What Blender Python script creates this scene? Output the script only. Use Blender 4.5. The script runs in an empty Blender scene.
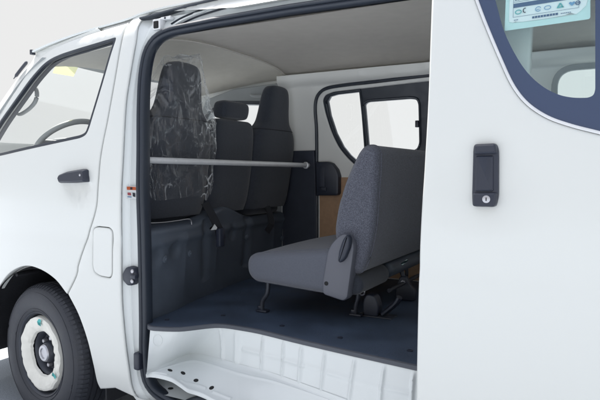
import bpy, bmesh, math, random
from mathutils import Vector, noise
random.seed(7)
sc = bpy.context.scene
COL = sc.collection
R = math.radians

# ------------------------------------------------------------------ camera and survey helpers
CAM = Vector((1.70, -1.77, 1.22)); YAW = R(29.0); F = 575.0; HORIZON = 172.0
cs, sn = math.cos(YAW), math.sin(YAW); PITCH = math.atan((200-HORIZON)/F)
FWD = Vector((-sn*math.cos(PITCH), cs*math.cos(PITCH), -math.sin(PITCH))); RIGHT = Vector((cs, sn, 0)); UP = RIGHT.cross(FWD)
def ray(u, v):
    t = (u-300)/F; h = (200-v)/F
    return FWD + RIGHT*t + UP*h
def on_y(u, v, y):
    d = ray(u, v); return CAM + d*((y-CAM.y)/d.y)
def on_x(u, v, x):
    d = ray(u, v); return CAM + d*((x-CAM.x)/d.x)
def on_z(u, v, z):
    d = ray(u, v); return CAM + d*((z-CAM.z)/d.z)

# ------------------------------------------------------------------ the body's cross section
PROF = [(.15,.05),(.26,.022),(.40,.006),(.60,0.0),(.90,-.004),(1.05,-.002),(1.18,.006),(1.35,.034),(1.55,.078),(1.70,.118),(1.80,.150),(1.88,.185),(1.95,.25)]
def hermite(tab, z):
    if z <= tab[0][0]: return tab[0][1]
    if z >= tab[-1][0]: return tab[-1][1]
    n = len(tab)
    def m(i):
        a = max(i-1, 0); b = min(i+1, n-1)
        return (tab[b][1]-tab[a][1])/(tab[b][0]-tab[a][0])
    for i in range(n-1):
        z0, y0 = tab[i]; z1, y1 = tab[i+1]
        if z0 <= z <= z1:
            h = z1-z0; s = (z-z0)/h
            return ((2*s**3-3*s*s+1)*y0 + (s**3-2*s*s+s)*h*m(i) + (-2*s**3+3*s*s)*y1 + (s**3-s*s)*h*m(i+1))
def side(x, z):
    y = hermite(PROF, z)
    if x < -.55: y += .16*((-.55-x)/1.0)**2.2
    return y
WIDTH = 1.695
def side_far(x, z): return WIDTH - side(x, z)
def slide_s(x, z): return hermite(PROF, z) - .088
def inner_far(x, z): return WIDTH - .155 - .75*hermite(PROF, z)
def inner_near(x, z): return .13 + .75*hermite(PROF, z)

def on_s(u, v, S, off=0.0):
    y = .05
    for _ in range(14):
        p = on_y(u, v, y); y = S(p.x, p.z)+off
    return on_y(u, v, y)
def xz(pts, S, off=0.0):
    out = []
    for u, v in pts:
        p = on_s(u, v, S, off); out.append((p.x, p.z))
    return out

# ------------------------------------------------------------------ curve helpers
def cr(pts, n=8, closed=False):
    P = [Vector(p) for p in pts]; out = []
    N = len(P)
    for i in range(N if closed else N-1):
        if closed: p0, p1, p2, p3 = P[(i-1)%N], P[i], P[(i+1)%N], P[(i+2)%N]
        else: p0, p1, p2, p3 = P[max(i-1,0)], P[i], P[i+1], P[min(i+2,N-1)]
        d1 = max((p2-p1).length, 1e-6)
        m1 = (p2-p0)*(d1/max((p2-p1).length+(p1-p0).length, 1e-6)); m2 = (p3-p1)*(d1/max((p3-p2).length+(p2-p1).length, 1e-6))
        for k in range(n):
            s = k/n
            out.append((2*s**3-3*s*s+1)*p1+(s**3-2*s*s+s)*m1+(-2*s**3+3*s*s)*p2+(s**3-s*s)*m2)
    if not closed: out.append(P[-1])
    return out
def resample(pts, n):
    P = [Vector(p) for p in pts]; L = [0.0]
    for a, b in zip(P, P[1:]): L.append(L[-1]+(b-a).length)
    out = []; j = 0
    for k in range(n):
        t = L[-1]*k/(n-1)
        while j < len(P)-2 and L[j+1] < t: j += 1
        d = L[j+1]-L[j]; out.append(P[j].lerp(P[j+1], (t-L[j])/d if d > 1e-9 else 0))
    return out
def fillet(pts, r, n=6, closed=True):
    """round the corners of a 2-D polygon; r a number or a list"""
    P = [Vector(p) for p in pts]; N = len(P); out = []
    for i in range(N):
        rr = r[i] if isinstance(r, (list, tuple)) else r
        if rr <= 0 or (not closed and i in (0, N-1)): out.append(P[i]); continue
        a, b, c = P[i-1], P[i], P[(i+1)%N]
        da, dc = (a-b), (c-b); la, lc = da.length, dc.length
        da.normalize(); dc.normalize()
        q = min(rr, la*.48, lc*.48)
        A, B = b+da*q, b+dc*q
        for k in range(n+1):
            s = k/n; out.append(A*(1-s)**2 + b*2*s*(1-s) + B*s*s)
    return out
def dense(pts, step, closed=True):
    out = []; N = len(pts)
    for i in range(N if closed else N-1):
        a, b = Vector(pts[i]), Vector(pts[(i+1)%N]); k = max(1, int((b-a).length/step))
        for j in range(k): out.append(a.lerp(b, j/k))
    if not closed: out.append(Vector(pts[-1]))
    return out
def area2(p): return sum(p[i-1][0]*p[i][1]-p[i][0]*p[i-1][1] for i in range(len(p)))*.5
def clean(p):
    out = []
    for q in p:
        if not out or (Vector(q)-out[-1]).length > 1.5e-3: out.append(Vector(q))
    if (out[0]-out[-1]).length < 1.5e-3: out.pop()
    return out
def inset(p, d):
    """move a counter-clockwise loop inwards by d"""
    N = len(p); out = []
    for i in range(N):
        a, b, c = p[i-1], p[i], p[(i+1)%N]
        t1 = (b-a).normalized(); t2 = (c-b).normalized()
        n1 = Vector((-t1.y, t1.x)); n2 = Vector((-t2.y, t2.x)); m = n1+n2
        if m.length < 1e-6: m = n1
        m.normalize(); k = max(.35, m.dot(n1))
        out.append(b+m*(d/k))
    return out

# ------------------------------------------------------------------ materials
def nodes_of(m):
    m.use_nodes = True; nt = m.node_tree; return nt, nt.nodes, nt.links
def mat(name, col, rough=.5, metal=0.0, var=.0, vscale=8.0, bump=0.0, bscale=200.0, coat=0.0, spec=.5, rvar=0.0, sheen=0.0, detail=4, trans=0.0):
    m = bpy.data.materials.new(name); nt, N, L = nodes_of(m)
    b = N['Principled BSDF']; b.inputs['Roughness'].default_value = rough; b.inputs['Metallic'].default_value = metal
    b.inputs['Base Color'].default_value = (*col, 1); b.inputs['Specular IOR Level'].default_value = spec
    b.inputs['Coat Weight'].default_value = coat; b.inputs['Coat Roughness'].default_value = .04
    b.inputs['Sheen Weight'].default_value = sheen
    b.inputs['Transmission Weight'].default_value = trans
    tc = N.new('ShaderNodeTexCoord')
    if var > 0 or rvar > 0:
        n = N.new('ShaderNodeTexNoise'); n.inputs['Scale'].default_value = vscale; n.inputs['Detail'].default_value = detail
        L.new(tc.outputs['Object'], n.inputs['Vector'])
        if var > 0:
            r = N.new('ShaderNodeMapRange'); r.inputs['From Min'].default_value = .25; r.inputs['From Max'].default_value = .75
            r.inputs['To Min'].default_value = 1-var; r.inputs['To Max'].default_value = 1+var
            L.new(n.outputs['Fac'], r.inputs['Value'])
            x = N.new('ShaderNodeVectorMath'); x.operation = 'SCALE'; x.inputs[0].default_value = col
            L.new(r.outputs['Result'], x.inputs['Scale']); L.new(x.outputs['Vector'], b.inputs['Base Color'])
        if rvar > 0:
            r = N.new('ShaderNodeMapRange'); r.inputs['From Min'].default_value = .25; r.inputs['From Max'].default_value = .75
            r.inputs['To Min'].default_value = max(rough-rvar, .02); r.inputs['To Max'].default_value = rough+rvar
            L.new(n.outputs['Fac'], r.inputs['Value']); L.new(r.outputs['Result'], b.inputs['Roughness'])
    if bump > 0:
        n2 = N.new('ShaderNodeTexNoise'); n2.inputs['Scale'].default_value = bscale; n2.inputs['Detail'].default_value = 3
        L.new(tc.outputs['Object'], n2.inputs['Vector'])
        bp = N.new('ShaderNodeBump'); bp.inputs['Strength'].default_value = bump; bp.inputs['Distance'].default_value = .004
        L.new(n2.outputs['Fac'], bp.inputs['Height']); L.new(bp.outputs['Normal'], b.inputs['Normal'])
    return m
def glass(name, tint, refl=1.0):
    m = bpy.data.materials.new(name); nt, N, L = nodes_of(m)
    N.remove(N['Principled BSDF']); out = N['Material Output']
    t = N.new('ShaderNodeBsdfTransparent'); t.inputs['Color'].default_value = (*tint, 1)
    g = N.new('ShaderNodeBsdfGlossy'); g.inputs['Roughness'].default_value = .0; g.inputs['Color'].default_value = (.9*refl, .95*refl, refl, 1)
    f = N.new('ShaderNodeFresnel'); f.inputs['IOR'].default_value = 1.5
    ge = N.new('ShaderNodeNewGeometry'); mr = N.new('ShaderNodeMapRange'); mr.inputs['To Min'].default_value = 1.5; mr.inputs['To Max'].default_value = 1/1.5
    L.new(ge.outputs['Backfacing'], mr.inputs['Value']); L.new(mr.outputs['Result'], f.inputs['IOR'])
    mx = N.new('ShaderNodeMixShader'); L.new(f.outputs['Fac'], mx.inputs['Fac']); L.new(t.outputs[0], mx.inputs[1]); L.new(g.outputs[0], mx.inputs[2])
    L.new(mx.outputs[0], out.inputs['Surface']); return m
def fabric(name, col, col2, scale=420.0, bump=.35, nscale=260):
    m = bpy.data.materials.new(name); nt, N, L = nodes_of(m); b = N['Principled BSDF']
    b.inputs['Roughness'].default_value = .9; b.inputs['Specular IOR Level'].default_value = .25; b.inputs['Sheen Weight'].default_value = .25
    tc = N.new('ShaderNodeTexCoord'); v = N.new('ShaderNodeTexVoronoi'); v.inputs['Scale'].default_value = scale
    n = N.new('ShaderNodeTexNoise'); n.inputs['Scale'].default_value = nscale; n.inputs['Detail'].default_value = 6; n.inputs['Roughness'].default_value = .75
    L.new(tc.outputs['Object'], v.inputs['Vector']); L.new(tc.outputs['Object'], n.inputs['Vector'])
    r = N.new('ShaderNodeValToRGB'); r.color_ramp.elements[0].position = .38; r.color_ramp.elements[1].position = .62
    r.color_ramp.elements[0].color = (*col, 1); r.color_ramp.elements[1].color = (*col2, 1)
    L.new(n.outputs['Fac'], r.inputs['Fac']); L.new(r.outputs['Color'], b.inputs['Base Color'])
    bp = N.new('ShaderNodeBump'); bp.inputs['Strength'].default_value = bump; bp.inputs['Distance'].default_value = .002
    L.new(v.outputs['Distance'], bp.inputs['Height']); L.new(bp.outputs['Normal'], b.inputs['Normal']); return m

M = {}
M['paint'] = mat('white_paint', (.675,.688,.672), .34, coat=.55, bump=.015, bscale=1.2)
M['paint'].node_tree.nodes['Principled BSDF'].inputs['Coat Roughness'].default_value = .13
M['metal_white'] = mat('white_body_metal', (.69,.72,.725), .36, coat=.25)
M['inner_white'] = mat('inner_white_metal', (.80,.80,.77), .42, coat=.1)
M['rubber'] = mat('black_rubber', (.024,.031,.045), .42, bump=.06, bscale=300, rvar=.06, vscale=20)
M['plastic'] = mat('black_plastic', (.024,.029,.046), .38, bump=.12, bscale=600)  # black plastic with the sky's blue cast put into its base colour
M['trim'] = mat('dark_trim', (.030,.036,.055), .55, bump=.25, bscale=500, var=.12, vscale=10)
M['vinyl'] = mat('dark_vinyl_cover', (.080,.097,.125), .50, bump=.25, bscale=260, var=.15, vscale=7, rvar=.08)
M['mat'] = mat('floor_mat', (.049,.072,.115), .55, bump=.7, bscale=420, var=.35, vscale=5, detail=8, rvar=.1)
M['mat_edge'] = mat('mat_edge', (.075,.082,.10), .6, bump=.2, bscale=300, var=.1)
M['seat_dark'] = fabric('dark_seat_fabric', (.026,.030,.041), (.044,.050,.065), 500, .4)
M['bench'] = fabric('bench_fabric', (.050,.053,.070), (.140,.148,.185), 460, .5, 250)
M['cushion'] = fabric('bench_cushion_fabric', (.088,.095,.118), (.118,.126,.155), 700, .3, 420)
M['grey_plastic'] = mat('grey_plastic', (.105,.11,.135), .5, bump=.1, bscale=500)
M['steel'] = mat('brushed_steel', (.72,.73,.75), .42, metal=.25, var=.05, vscale=30)
M['bare_steel'] = mat('bare_steel', (.46,.46,.49), .36, metal=.8)
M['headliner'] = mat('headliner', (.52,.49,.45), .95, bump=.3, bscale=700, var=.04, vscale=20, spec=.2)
M['headliner_lit'] = mat('front_headliner', (.66,.63,.57), .95, bump=.3, bscale=700, var=.03, vscale=20, spec=.2)  # lighter copy of the headliner; brighter cabin light put into the colour
M['hardboard'] = mat('brown_hardboard', (.42,.26,.155), .6, var=.10, vscale=40, bump=.1, bscale=300)
M['tyre'] = mat('tyre_rubber', (.036,.039,.050), .62, bump=.2, bscale=200, var=.2, vscale=12, rvar=.1)
M['rim'] = mat('dark_wheel_rim', (.045,.05,.065), .42, metal=.3, var=.1, vscale=10)
M['liner'] = mat('arch_liner', (.022,.023,.028), .6, bump=.3, bscale=120, var=.3, vscale=8)
M['paper'] = mat('white_paper', (.78,.77,.72), .75, bump=.4, bscale=60, var=.05, vscale=30)
M['teal'] = mat('teal_tape', (.06,.42,.42), .6, var=.15, vscale=80)
M['grey_trim'] = mat('grey_cabin_trim', (.34,.36,.37), .6, bump=.15, bscale=400, var=.04, vscale=10)
M['dash'] = mat('grey_dashboard', (.20,.215,.23), .6, bump=.2, bscale=400)
M['orange'] = mat('orange_print', (.62,.15,.05), .5)
M['label_white'] = mat('label_white', (.82,.83,.83), .5)
M['label_teal'] = mat('label_teal', (.60,.76,.74), .5)
M['ink_navy'] = mat('navy_ink', (.07,.12,.22), .5)
M['ink_teal'] = mat('teal_ink', (.13,.42,.42), .5)
M['ink_blue'] = mat('blue_ink', (.16,.32,.50), .5)
M['ink_black'] = mat('black_ink', (.03,.035,.05), .5)
M['ink_red'] = mat('red_ink', (.45,.10,.12), .5)
M['label_yellow'] = mat('pale_yellow_label', (.72,.70,.44), .6)
def backlit(name, col):
    m = bpy.data.materials.new(name); nt, N, L = nodes_of(m); N.remove(N['Principled BSDF'])
    a = N.new('ShaderNodeBsdfTranslucent'); a.inputs['Color'].default_value = (*col,1); b = N.new('ShaderNodeBsdfTransparent'); b.inputs['Color'].default_value = (*col,1)
    mx = N.new('ShaderNodeMixShader'); mx.inputs['Fac'].default_value = .55; L.new(a.outputs[0], mx.inputs[1]); L.new(b.outputs[0], mx.inputs[2]); L.new(mx.outputs[0], N['Material Output'].inputs['Surface']); return m
M['label_yellow'] = backlit('pale_yellow_film', (.90,.90,.66))
M['frit'] = mat('glass_black_border', (.030,.052,.115), .12, spec=.7)  # black border; the blue sky's reflection is painted into its base colour
M['glass'] = glass('clear_window_glass', (.975,.99,.985))
M['glass_tint'] = glass('green_tinted_glass', (.82,.92,.925))
M['hole'] = mat('dark_hole', (.01,.01,.012), .8)
M['belt'] = mat('belt_webbing', (.012,.013,.018), .8, bump=.3, bscale=600)
M['black'] = mat('deep_black_backing', (.008,.008,.010), .9)

# asphalt
def asphalt():
    m = bpy.data.materials.new('asphalt'); nt, N, L = nodes_of(m); b = N['Principled BSDF']; b.inputs['Roughness'].default_value = .85
    tc = N.new('ShaderNodeTexCoord')
    a = N.new('ShaderNodeTexNoise'); a.inputs['Scale'].default_value = 140; a.inputs['Detail'].default_value = 6; a.inputs['Roughness'].default_value = .8
    c = N.new('ShaderNodeTexNoise'); c.inputs['Scale'].default_value = 1.3; c.inputs['Detail'].default_value = 6
    L.new(tc.outputs['Object'], a.inputs['Vector']); L.new(tc.outputs['Object'], c.inputs['Vector'])
    r = N.new('ShaderNodeValToRGB'); r.color_ramp.elements[0].position = .35; r.color_ramp.elements[1].position = .7
    r.color_ramp.elements[0].color = (.20,.225,.26,1); r.color_ramp.elements[1].color = (.44,.48,.53,1)
    L.new(a.outputs['Fac'], r.inputs['Fac'])
    mr = N.new('ShaderNodeMapRange'); mr.inputs['To Min'].default_value = .8; mr.inputs['To Max'].default_value = 1.2; L.new(c.outputs['Fac'], mr.inputs['Value'])
    x = N.new('ShaderNodeVectorMath'); x.operation = 'SCALE'; L.new(r.outputs['Color'], x.inputs[0]); L.new(mr.outputs[0], x.inputs['Scale'])
    L.new(x.outputs['Vector'], b.inputs['Base Color'])
    bp = N.new('ShaderNodeBump'); bp.inputs['Strength'].default_value = .7; bp.inputs['Distance'].default_value = .006
    L.new(a.outputs['Fac'], bp.inputs['Height']); L.new(bp.outputs['Normal'], b.inputs['Normal']); return m
M['asphalt'] = asphalt()

# ------------------------------------------------------------------ object helpers
def obj(name, bm, m, parent=None, smooth=True, angle=38, normals=True, sub=0):
    if normals: bmesh.ops.recalc_face_normals(bm, faces=bm.faces[:])
    me = bpy.data.meshes.new(name); bm.to_mesh(me); bm.free()
    me.materials.append(M[m] if isinstance(m, str) else m)
    if smooth:
        for p in me.polygons: p.use_smooth = True
        me.set_sharp_from_angle(angle=R(angle))
    o = bpy.data.objects.new(name, me); COL.objects.link(o)
    if parent is not None: o.parent = parent
    if sub:
        s = o.modifiers.new('Subdivision', 'SUBSURF'); s.levels = s.render_levels = sub
    return o
def empty(name, loc=(0,0,0), parent=None):
    o = bpy.data.objects.new(name, None); COL.objects.link(o); o.location = loc
    if parent is not None: o.parent = parent
    return o
def tag(o, label=None, cat=None, group=None, kind=None):
    for k, v in (('label', label), ('category', cat), ('group', group), ('kind', kind)):
        if v: o[k] = v
    return o

def panel_bm(outer, holes, S, T=.025, r=.004, xs=None, zs=None, disp=None, sgn=1, bm=None):
    """a sheet in (x, z) laid over y = S(x, z); its edges roll by r and return T inwards (sgn: +1 into the van from the near side)"""
    own = bm is None
    b2 = bmesh.new()
    loops = []
    o = clean(outer)
    if area2(o) < 0: o.reverse()
    loops.append(o)
    for h in holes:
        h = clean(h)
        if area2(h) > 0: h.reverse()
        loops.append(h)
    inner_edges = []
    for lp in loops:
        rings = []
        prof = [(0.0, T)] + ([(r*(1-math.sin(a)), r*(1-math.cos(a))) for a in (math.pi/2, math.pi/3.2, math.pi/7, 0)] if r > 0 else [(0.0, 0.0)])
        prof = prof[:1] + prof[1:]
        for ins, dep in prof:
            q = inset(lp, ins) if ins else lp
            rings.append([b2.verts.new((p.x, dep, p.y)) for p in q])
        for A, B in zip(rings, rings[1:]):
            n = len(A)
            for i in range(n):
                j = (i+1) % n
                b2.faces.new((A[i], A[j], B[j], B[i]))
        last = rings[-1]
        for i in range(len(last)):
            e = b2.edges.get((last[i], last[(i+1)%len(last)])) or b2.edges.new((last[i], last[(i+1)%len(last)]))
            inner_edges.append(e)
    bmesh.ops.triangle_fill(b2, use_beauty=True, use_dissolve=False, edges=inner_edges)
    def cut(vals, ax):
        for v in vals:
            co = [0,0,0]; co[ax] = v; no = [0,0,0]; no[ax] = 1
            bmesh.ops.bisect_plane(b2, geom=b2.verts[:]+b2.edges[:]+b2.faces[:], dist=1e-6, plane_co=co, plane_no=no)
    minx = min(p.x for p in o); maxx = max(p.x for p in o); minz = min(p.y for p in o); maxz = max(p.y for p in o)
    if xs is None: xs = [minx+(k+1)*.12 for k in range(int((maxx-minx)/.12))]
    if zs is None: zs = [minz+(k+1)*.045 for k in range(int((maxz-minz)/.045))]
    cut(xs, 0); cut(zs, 2)
    for v in b2.verts:
        x, d, z = v.co
        y = S(x, z)
        if disp: y += disp(x, z)*sgn
        v.co = (x, y+d*sgn, z)
    return b2
def panel(name, outer, holes, S, m, parent, **k):
    return obj(name, panel_bm(outer, holes, S, **k), m, parent, angle=50)

def add_tube(bm, pts, r, n=10, closed=False, ry=None, cap=True, up=Vector((0,0,1))):
    P = [Vector(p) for p in pts]; N = len(P); rings = []
    for i in range(N):
        if closed: t = P[(i+1)%N]-P[i-1]
        else: t = P[min(i+1,N-1)]-P[max(i-1,0)]
        t.normalize(); u = up
        if abs(t.dot(u)) > .95: u = Vector((1,0,0)) if abs(t.x) < .9 else Vector((0,1,0))
        a = t.cross(u).normalized(); b = a.cross(t).normalized()
        rr = r[i] if isinstance(r, (list, tuple)) else r
        rings.append([bm.verts.new(P[i]+a*(math.cos(2*math.pi*k/n)*rr)+b*(math.sin(2*math.pi*k/n)*(ry if ry else rr))) for k in range(n)])
    for i in range(N if closed else N-1):
        A, B = rings[i], rings[(i+1)%N]
        for k in range(n): bm.faces.new((A[k], A[(k+1)%n], B[(k+1)%n], B[k]))
    if cap and not closed:
        bm.faces.new(rings[0][::-1]); bm.faces.new(rings[-1])
    return bm
def tube(name, pts, r, m, parent, **k): return obj(name, add_tube(bmesh.new(), pts, r, **k), m, parent)

def add_grid(bm, rows, close_u=False):
    V = [[bm.verts.new(p) for p in row] for row in rows]
    for a, b in zip(V, V[1:]):
        n = len(a)
        for i in range(n if close_u else n-1):
            j = (i+1) % n; bm.faces.new((a[i], a[j], b[j], b[i]))
    return V
def add_box(bm, lo, hi, bev=.0, seg=2, rot=None, org=None):
    g = bmesh.ops.create_cube(bm, size=1); vs = g['verts']
    for v in vs: v.co = Vector(((lo[i]+hi[i])/2+v.co[i]*(hi[i]-lo[i]) for i in range(3)))
    if bev > 0:
        es = list({e for v in vs for e in v.link_edges})
        rr = bmesh.ops.bevel(bm, geom=es, offset=bev, segments=seg, affect='EDGES', profile=.5)
        vs = list({v for f in rr['faces'] for v in f.verts} | {v for v in vs if v.is_valid})
    if rot is not None:
        o = Vector(org) if org is not None else (Vector(lo)+Vector(hi))/2
        for v in vs: v.co = o + rot @ (v.co-o)
    return vs
def box(name, lo, hi, m, parent, bev=.006, rot=None, org=None):
    bm = bmesh.new(); add_box(bm, lo, hi, bev, 3, rot, org); return obj(name, bm, m, parent)
def lathe_y(prof, cx, cz, n=64, bm=None):
    """prof: list of (radius, y); turned about the axis x=cx, z=cz"""
    bm = bm or bmesh.new(); rows = []
    for r, y in prof: rows.append([(cx+math.cos(2*math.pi*k/n)*r, y, cz+math.sin(2*math.pi*k/n)*r) for k in range(n)])
    add_grid(bm, rows, True); return bm
def add_disc(bm, c, nrm, r, h=.004, n=14, dome=True):
    c = Vector(c); nrm = Vector(nrm).normalized(); u = nrm.orthogonal().normalized(); w = nrm.cross(u)
    def ring(rr, d): return [bm.verts.new(c+nrm*d+(u*math.cos(2*math.pi*k/n)+w*math.sin(2*math.pi*k/n))*rr) for k in range(n)]
    R_ = [ring(r, 0), ring(r, h*.7), ring(r*.75, h)]
    for A, B in zip(R_, R_[1:]):
        for k in range(n): bm.faces.new((A[k], A[(k+1)%n], B[(k+1)%n], B[k]))
    bm.faces.new(R_[-1]); bm.faces.new(R_[0][::-1])
def prism(prof, y0, y1, r, taper=None, bm=None, n=5):
    """a rounded (x, z) outline swept along y, ends rolled by r"""
    bm = bm or bmesh.new(); p = clean(prof)
    if area2(p) < 0: p.reverse()
    rings = []
    st = [(r*(1-math.sin(a)), y0+r*(1-math.cos(a))) for a in [math.pi/2*k/n for k in range(n+1)]]
    en = [(i, y1-(y-y0)) for i, y in reversed(st)]
    mid = [(0, y0+r+(y1-y0-2*r)*k/8) for k in range(1, 8)]
    for ins, y in st+mid+en:
        rings.append([(q.x, y, q.y) for q in (inset(p, ins) if ins > 1e-6 else p)])
    V = add_grid(bm, rings, True)
    for ring in (V[0], V[-1]):
        es = [bm.edges.get((ring[i], ring[(i+1)%len(ring)])) for i in range(len(ring))]
        bmesh.ops.triangle_fill(bm, use_beauty=True, use_dissolve=False, edges=[e for e in es if e])
    return bm
def loft_z(secs, n=28, e=3.2, bm=None):
    """secs: (z, cx, cy, hx, hy) superellipse rings"""
    bm = bm or bmesh.new(); rows = []
    for z, cx, cy, hx, hy in secs:
        row = []
        for k in range(n):
            a = 2*math.pi*k/n; c, s = math.cos(a), math.sin(a)
            row.append((cx+hx*math.copysign(abs(c)**(2/e), c), cy+hy*math.copysign(abs(s)**(2/e), s), z))
        rows.append(row)
    V = add_grid(bm, rows, True); bm.faces.new(V[0][::-1]); bm.faces.new(V[-1]); return bm
def smooth_secs(secs, n=4):
    return [tuple(p) for p in _cr_n(secs, n)]
def _cr_n(P, n):
    out = []; N = len(P); D = len(P[0])
    for i in range(N-1):
        p0, p1, p2, p3 = P[max(i-1,0)], P[i], P[i+1], P[min(i+2,N-1)]
        for k in range(n):
            s = k/n
            out.append([.5*((2*p1[d])+(-p0[d]+p2[d])*s+(2*p0[d]-5*p1[d]+4*p2[d]-p3[d])*s*s+(-p0[d]+3*p1[d]-3*p2[d]+p3[d])*s**3) for d in range(D)])
    out.append(list(P[-1])); return out
def mirror_y(pts): return pts

# ================================================================== THE VAN
van = empty('van'); tag(van, 'white panel van with its sliding side door open onto dark seats and a bare step', 'van')

# ---- outlines on the near side
gap = xz([(128,23),(114.5,75),(107,117),(101,147),(99,160),(97,184),(95,208),(86,238),(77,266),(76,274),(66.5,294)], side)
gap_c = resample(cr(gap, 6), 60)
gutter_px = [(33,52),(45,46.5),(60,40.5),(90,30.5),(127,20.0),(141,14.0)]
gut = [on_s(u, v, side) for u, v in gutter_px]
gut2 = [(p.x, p.z) for p in gut]
# door top edge / A pillar edge
door_top = xz([(128,23),(100,31),(70,41),(52,49),(40,57.5),(28,72),(14,93),(0,116),(-22,152)], side)
arch = xz([(66.5,294),(55,279.5),(40,269.5),(25,266),(10,272.5),(0,285),(-14,312),(-22,345)], side)
front_door_outer = [Vector(p) for p in gap_c] + [Vector(p) for p in cr(arch, 6)[1:]]
low_front = front_door_outer[-1]
front_door_outer += [Vector((low_front.x-.10, low_front.y)), Vector((low_front.x-.14, .95))]
front_door_outer += [Vector(p) for p in reversed(cr(door_top, 6))][:-1]
# rounded top-rear corner of the door
win = xz([(116.5,36.5),(105,40),(80,47.5),(60,54),(50,58.5),(42,64.5),(30,78),(20,92),(10,106),(0,120),(-12,140),(-22,160),(0,155.8),(40,146.5),(80,137.8),(86,134.5),(89,127),(102,85)], side)
win = fillet(win, [.02]+[.05]*10+[.012]+[.1,.1]+[.05,.03,.03,.1], 4)
win = dense(win, .03)
def door_disp(x, z):
    # press line under the window and a dished recess round the handle
    d = 0.0
    hx, hz = on_s(77,184, side).x, on_s(77,186, side).z
    q = ((x-hx)/.085)**2+((z-hz)/.055)**2
    d += .016*math.exp(-q**3)
    d += .0035*math.exp(-((z-.93)/.028)**2)
    return d
fd_xs = [k*.045-1.5 for k in range(34)]
front_door = panel('front_door', front_door_outer, [win], side, 'paint', van, T=.04, r=.005, xs=fd_xs, zs=[.3+k*.03 for k in range(52)], disp=door_disp)

# window seal: rubber round the glass, then glass
def loop3(loop, S, off): return [Vector((p[0], S(p[0], p[1])+off, p[1])) for p in loop]
w_in = inset([Vector(p) for p in (win if area2(win) > 0 else win[::-1])], .0)
def ring_panel(name, loop, width, S, m, parent, off=0.0, T=.012, r=.003, sgn=1):
    L_ = clean(loop)
    if area2(L_) < 0: L_.reverse()
    return panel(name, L_, [inset(L_, width)], (lambda x, z: S(x, z)+off), m, parent, T=T, r=r, sgn=sgn)
ring_panel('window_seal', win, .014, side, 'rubber', front_door, off=.003, T=.02)
panel('window_glass', inset(w_in, .012), [], lambda x, z: side(x, z)+.014, 'glass', front_door, T=.004, r=0)

wo = inset(w_in, -.055)
ring_panel('inner_frame', wo, .062, side, 'trim', front_door, off=.045, T=.02)
# door handle
def handle_front():
    bm = bmesh.new()
    c = [(61,178.3),(62.5,174.5),(70,171.5),(86,168.8),(88.8,170),(89,180),(87.5,182),(75,183),(62.5,183)]
    lp = xz(c, side); lp = clean(fillet(lp, .006, 4))
    if area2(lp) < 0: lp.reverse()
    rows = []
    for ins, y in ((0,.012),(0,-.012),(.003,-.022),(.009,-.028)):
        q = inset(lp, ins) if ins else lp
        rows.append([(p.x, side(p.x, p.y)+y, p.y) for p in q])
    V = add_grid(bm, rows, True); bm.faces.new(V[-1])
    return bm
h = obj('door_handle', handle_front(), 'plastic', front_door)
bm = bmesh.new(); p = on_s(85,175, side); add_disc(bm, (p.x, p.y-.027, p.z), (0,-1,0), .0055, .003)
obj('key_lock', bm, 'bare_steel', front_door)
# door's inner trim, behind the skin
it = [(on_s(95,150,side).x-.03, 1.19),(on_s(95,230,side).x-.02,.93),(-.62,.80),(-1.15,.80),(-1.25,1.0),(-1.22,1.19)]
panel('inner_trim', dense(fillet(it,.03),.05), [], lambda x,z: side(x,z)+.075, 'grey_trim', front_door, T=.05, r=.012)

# ---- near side panel with the door opening
skin_px = [(172,8.5),(158,10.5),(147,14.5),(140,21),(135,40),(128,80),(125,100),(122.5,140),(121,170),(120,240),(120.7,300),(123.5,335),(128,370),(131.5,390),(138,400),(152,409)]
seal_px = [(215,22.4),(200,25.5),(184,28.6),(170,32),(157,39),(149,51),(144.5,72),(142.7,99),(142.3,160),(143,220),(144,260),(145,320),(145.8,368),(149,382),(156,391.5),(167,399),(182,406)]
XR = 1.27
sk = [on_s(u, v, side) for u, v in skin_px]
se = [on_s(u, v, side, .045) for u, v in seal_px]
skin_front = resample(cr([(p.x, p.z) for p in sk], 6), 90)
seal_front = resample(cr([(p.x, p.z) for p in se], 6), 90)
skin_bot = resample([skin_front[-1], (skin_front[-1].x+.12, .262), (XR-.08,.258), (XR-.03,.275), (XR,.31)], 50)
seal_bot = resample([seal_front[-1], (seal_front[-1].x+.12, .287), (XR-.12,.285), (XR-.07,.30), (XR-.045,.34)], 50)
zt = skin_front[0].y; zs_ = seal_front[0].y
skin_rear = resample([skin_bot[-1], (XR,1.70), (XR-.03,1.80), (XR-.08,zt)], 40)
seal_rear = resample([seal_bot[-1], (XR-.045,1.66), (XR-.07,1.73), (XR-.14,zs_-.005)], 40)
skin_top = resample([skin_rear[-1], skin_front[0]], 40)
seal_top = resample([seal_rear[-1], (.55,zs_+.004), seal_front[0]], 40)
opening_skin = skin_front[:-1]+skin_bot[:-1]+skin_rear[:-1]+skin_top[:-1]
opening_seal = seal_front[:-1]+seal_bot[:-1]+seal_rear[:-1]+seal_top[:-1]
gap2 = [Vector(p) for p in gap_c]
dx = .0062
sp = [Vector((p.x+dx, p.y)) for p in gap2]
arch_r = xz([(67.8,295),(78,315),(87,341),(93,366),(96.5,382),(100,389.5)], side)
sp_low = cr(arch_r, 5)
bx, bz = sp_low[-1]
side_outer = sp + [Vector(p) for p in sp_low[1:]] + [Vector((bx+.10,.2625)), Vector((bx+.25,.235)), Vector((1.32,.235)), Vector((3.05,.26)), Vector((3.12,.5)), Vector((3.10,1.2)), Vector((3.02,1.83))]
ztop = lambda x: on_s(141,13.0,side).z
side_outer += [Vector((1.3, 1.905)), Vector((.3,1.905)), Vector((on_s(146,10.5,side).x, on_s(146,10.5,side).z)), Vector((on_s(133,18,side).x, on_s(133,18,side).z))]
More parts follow.
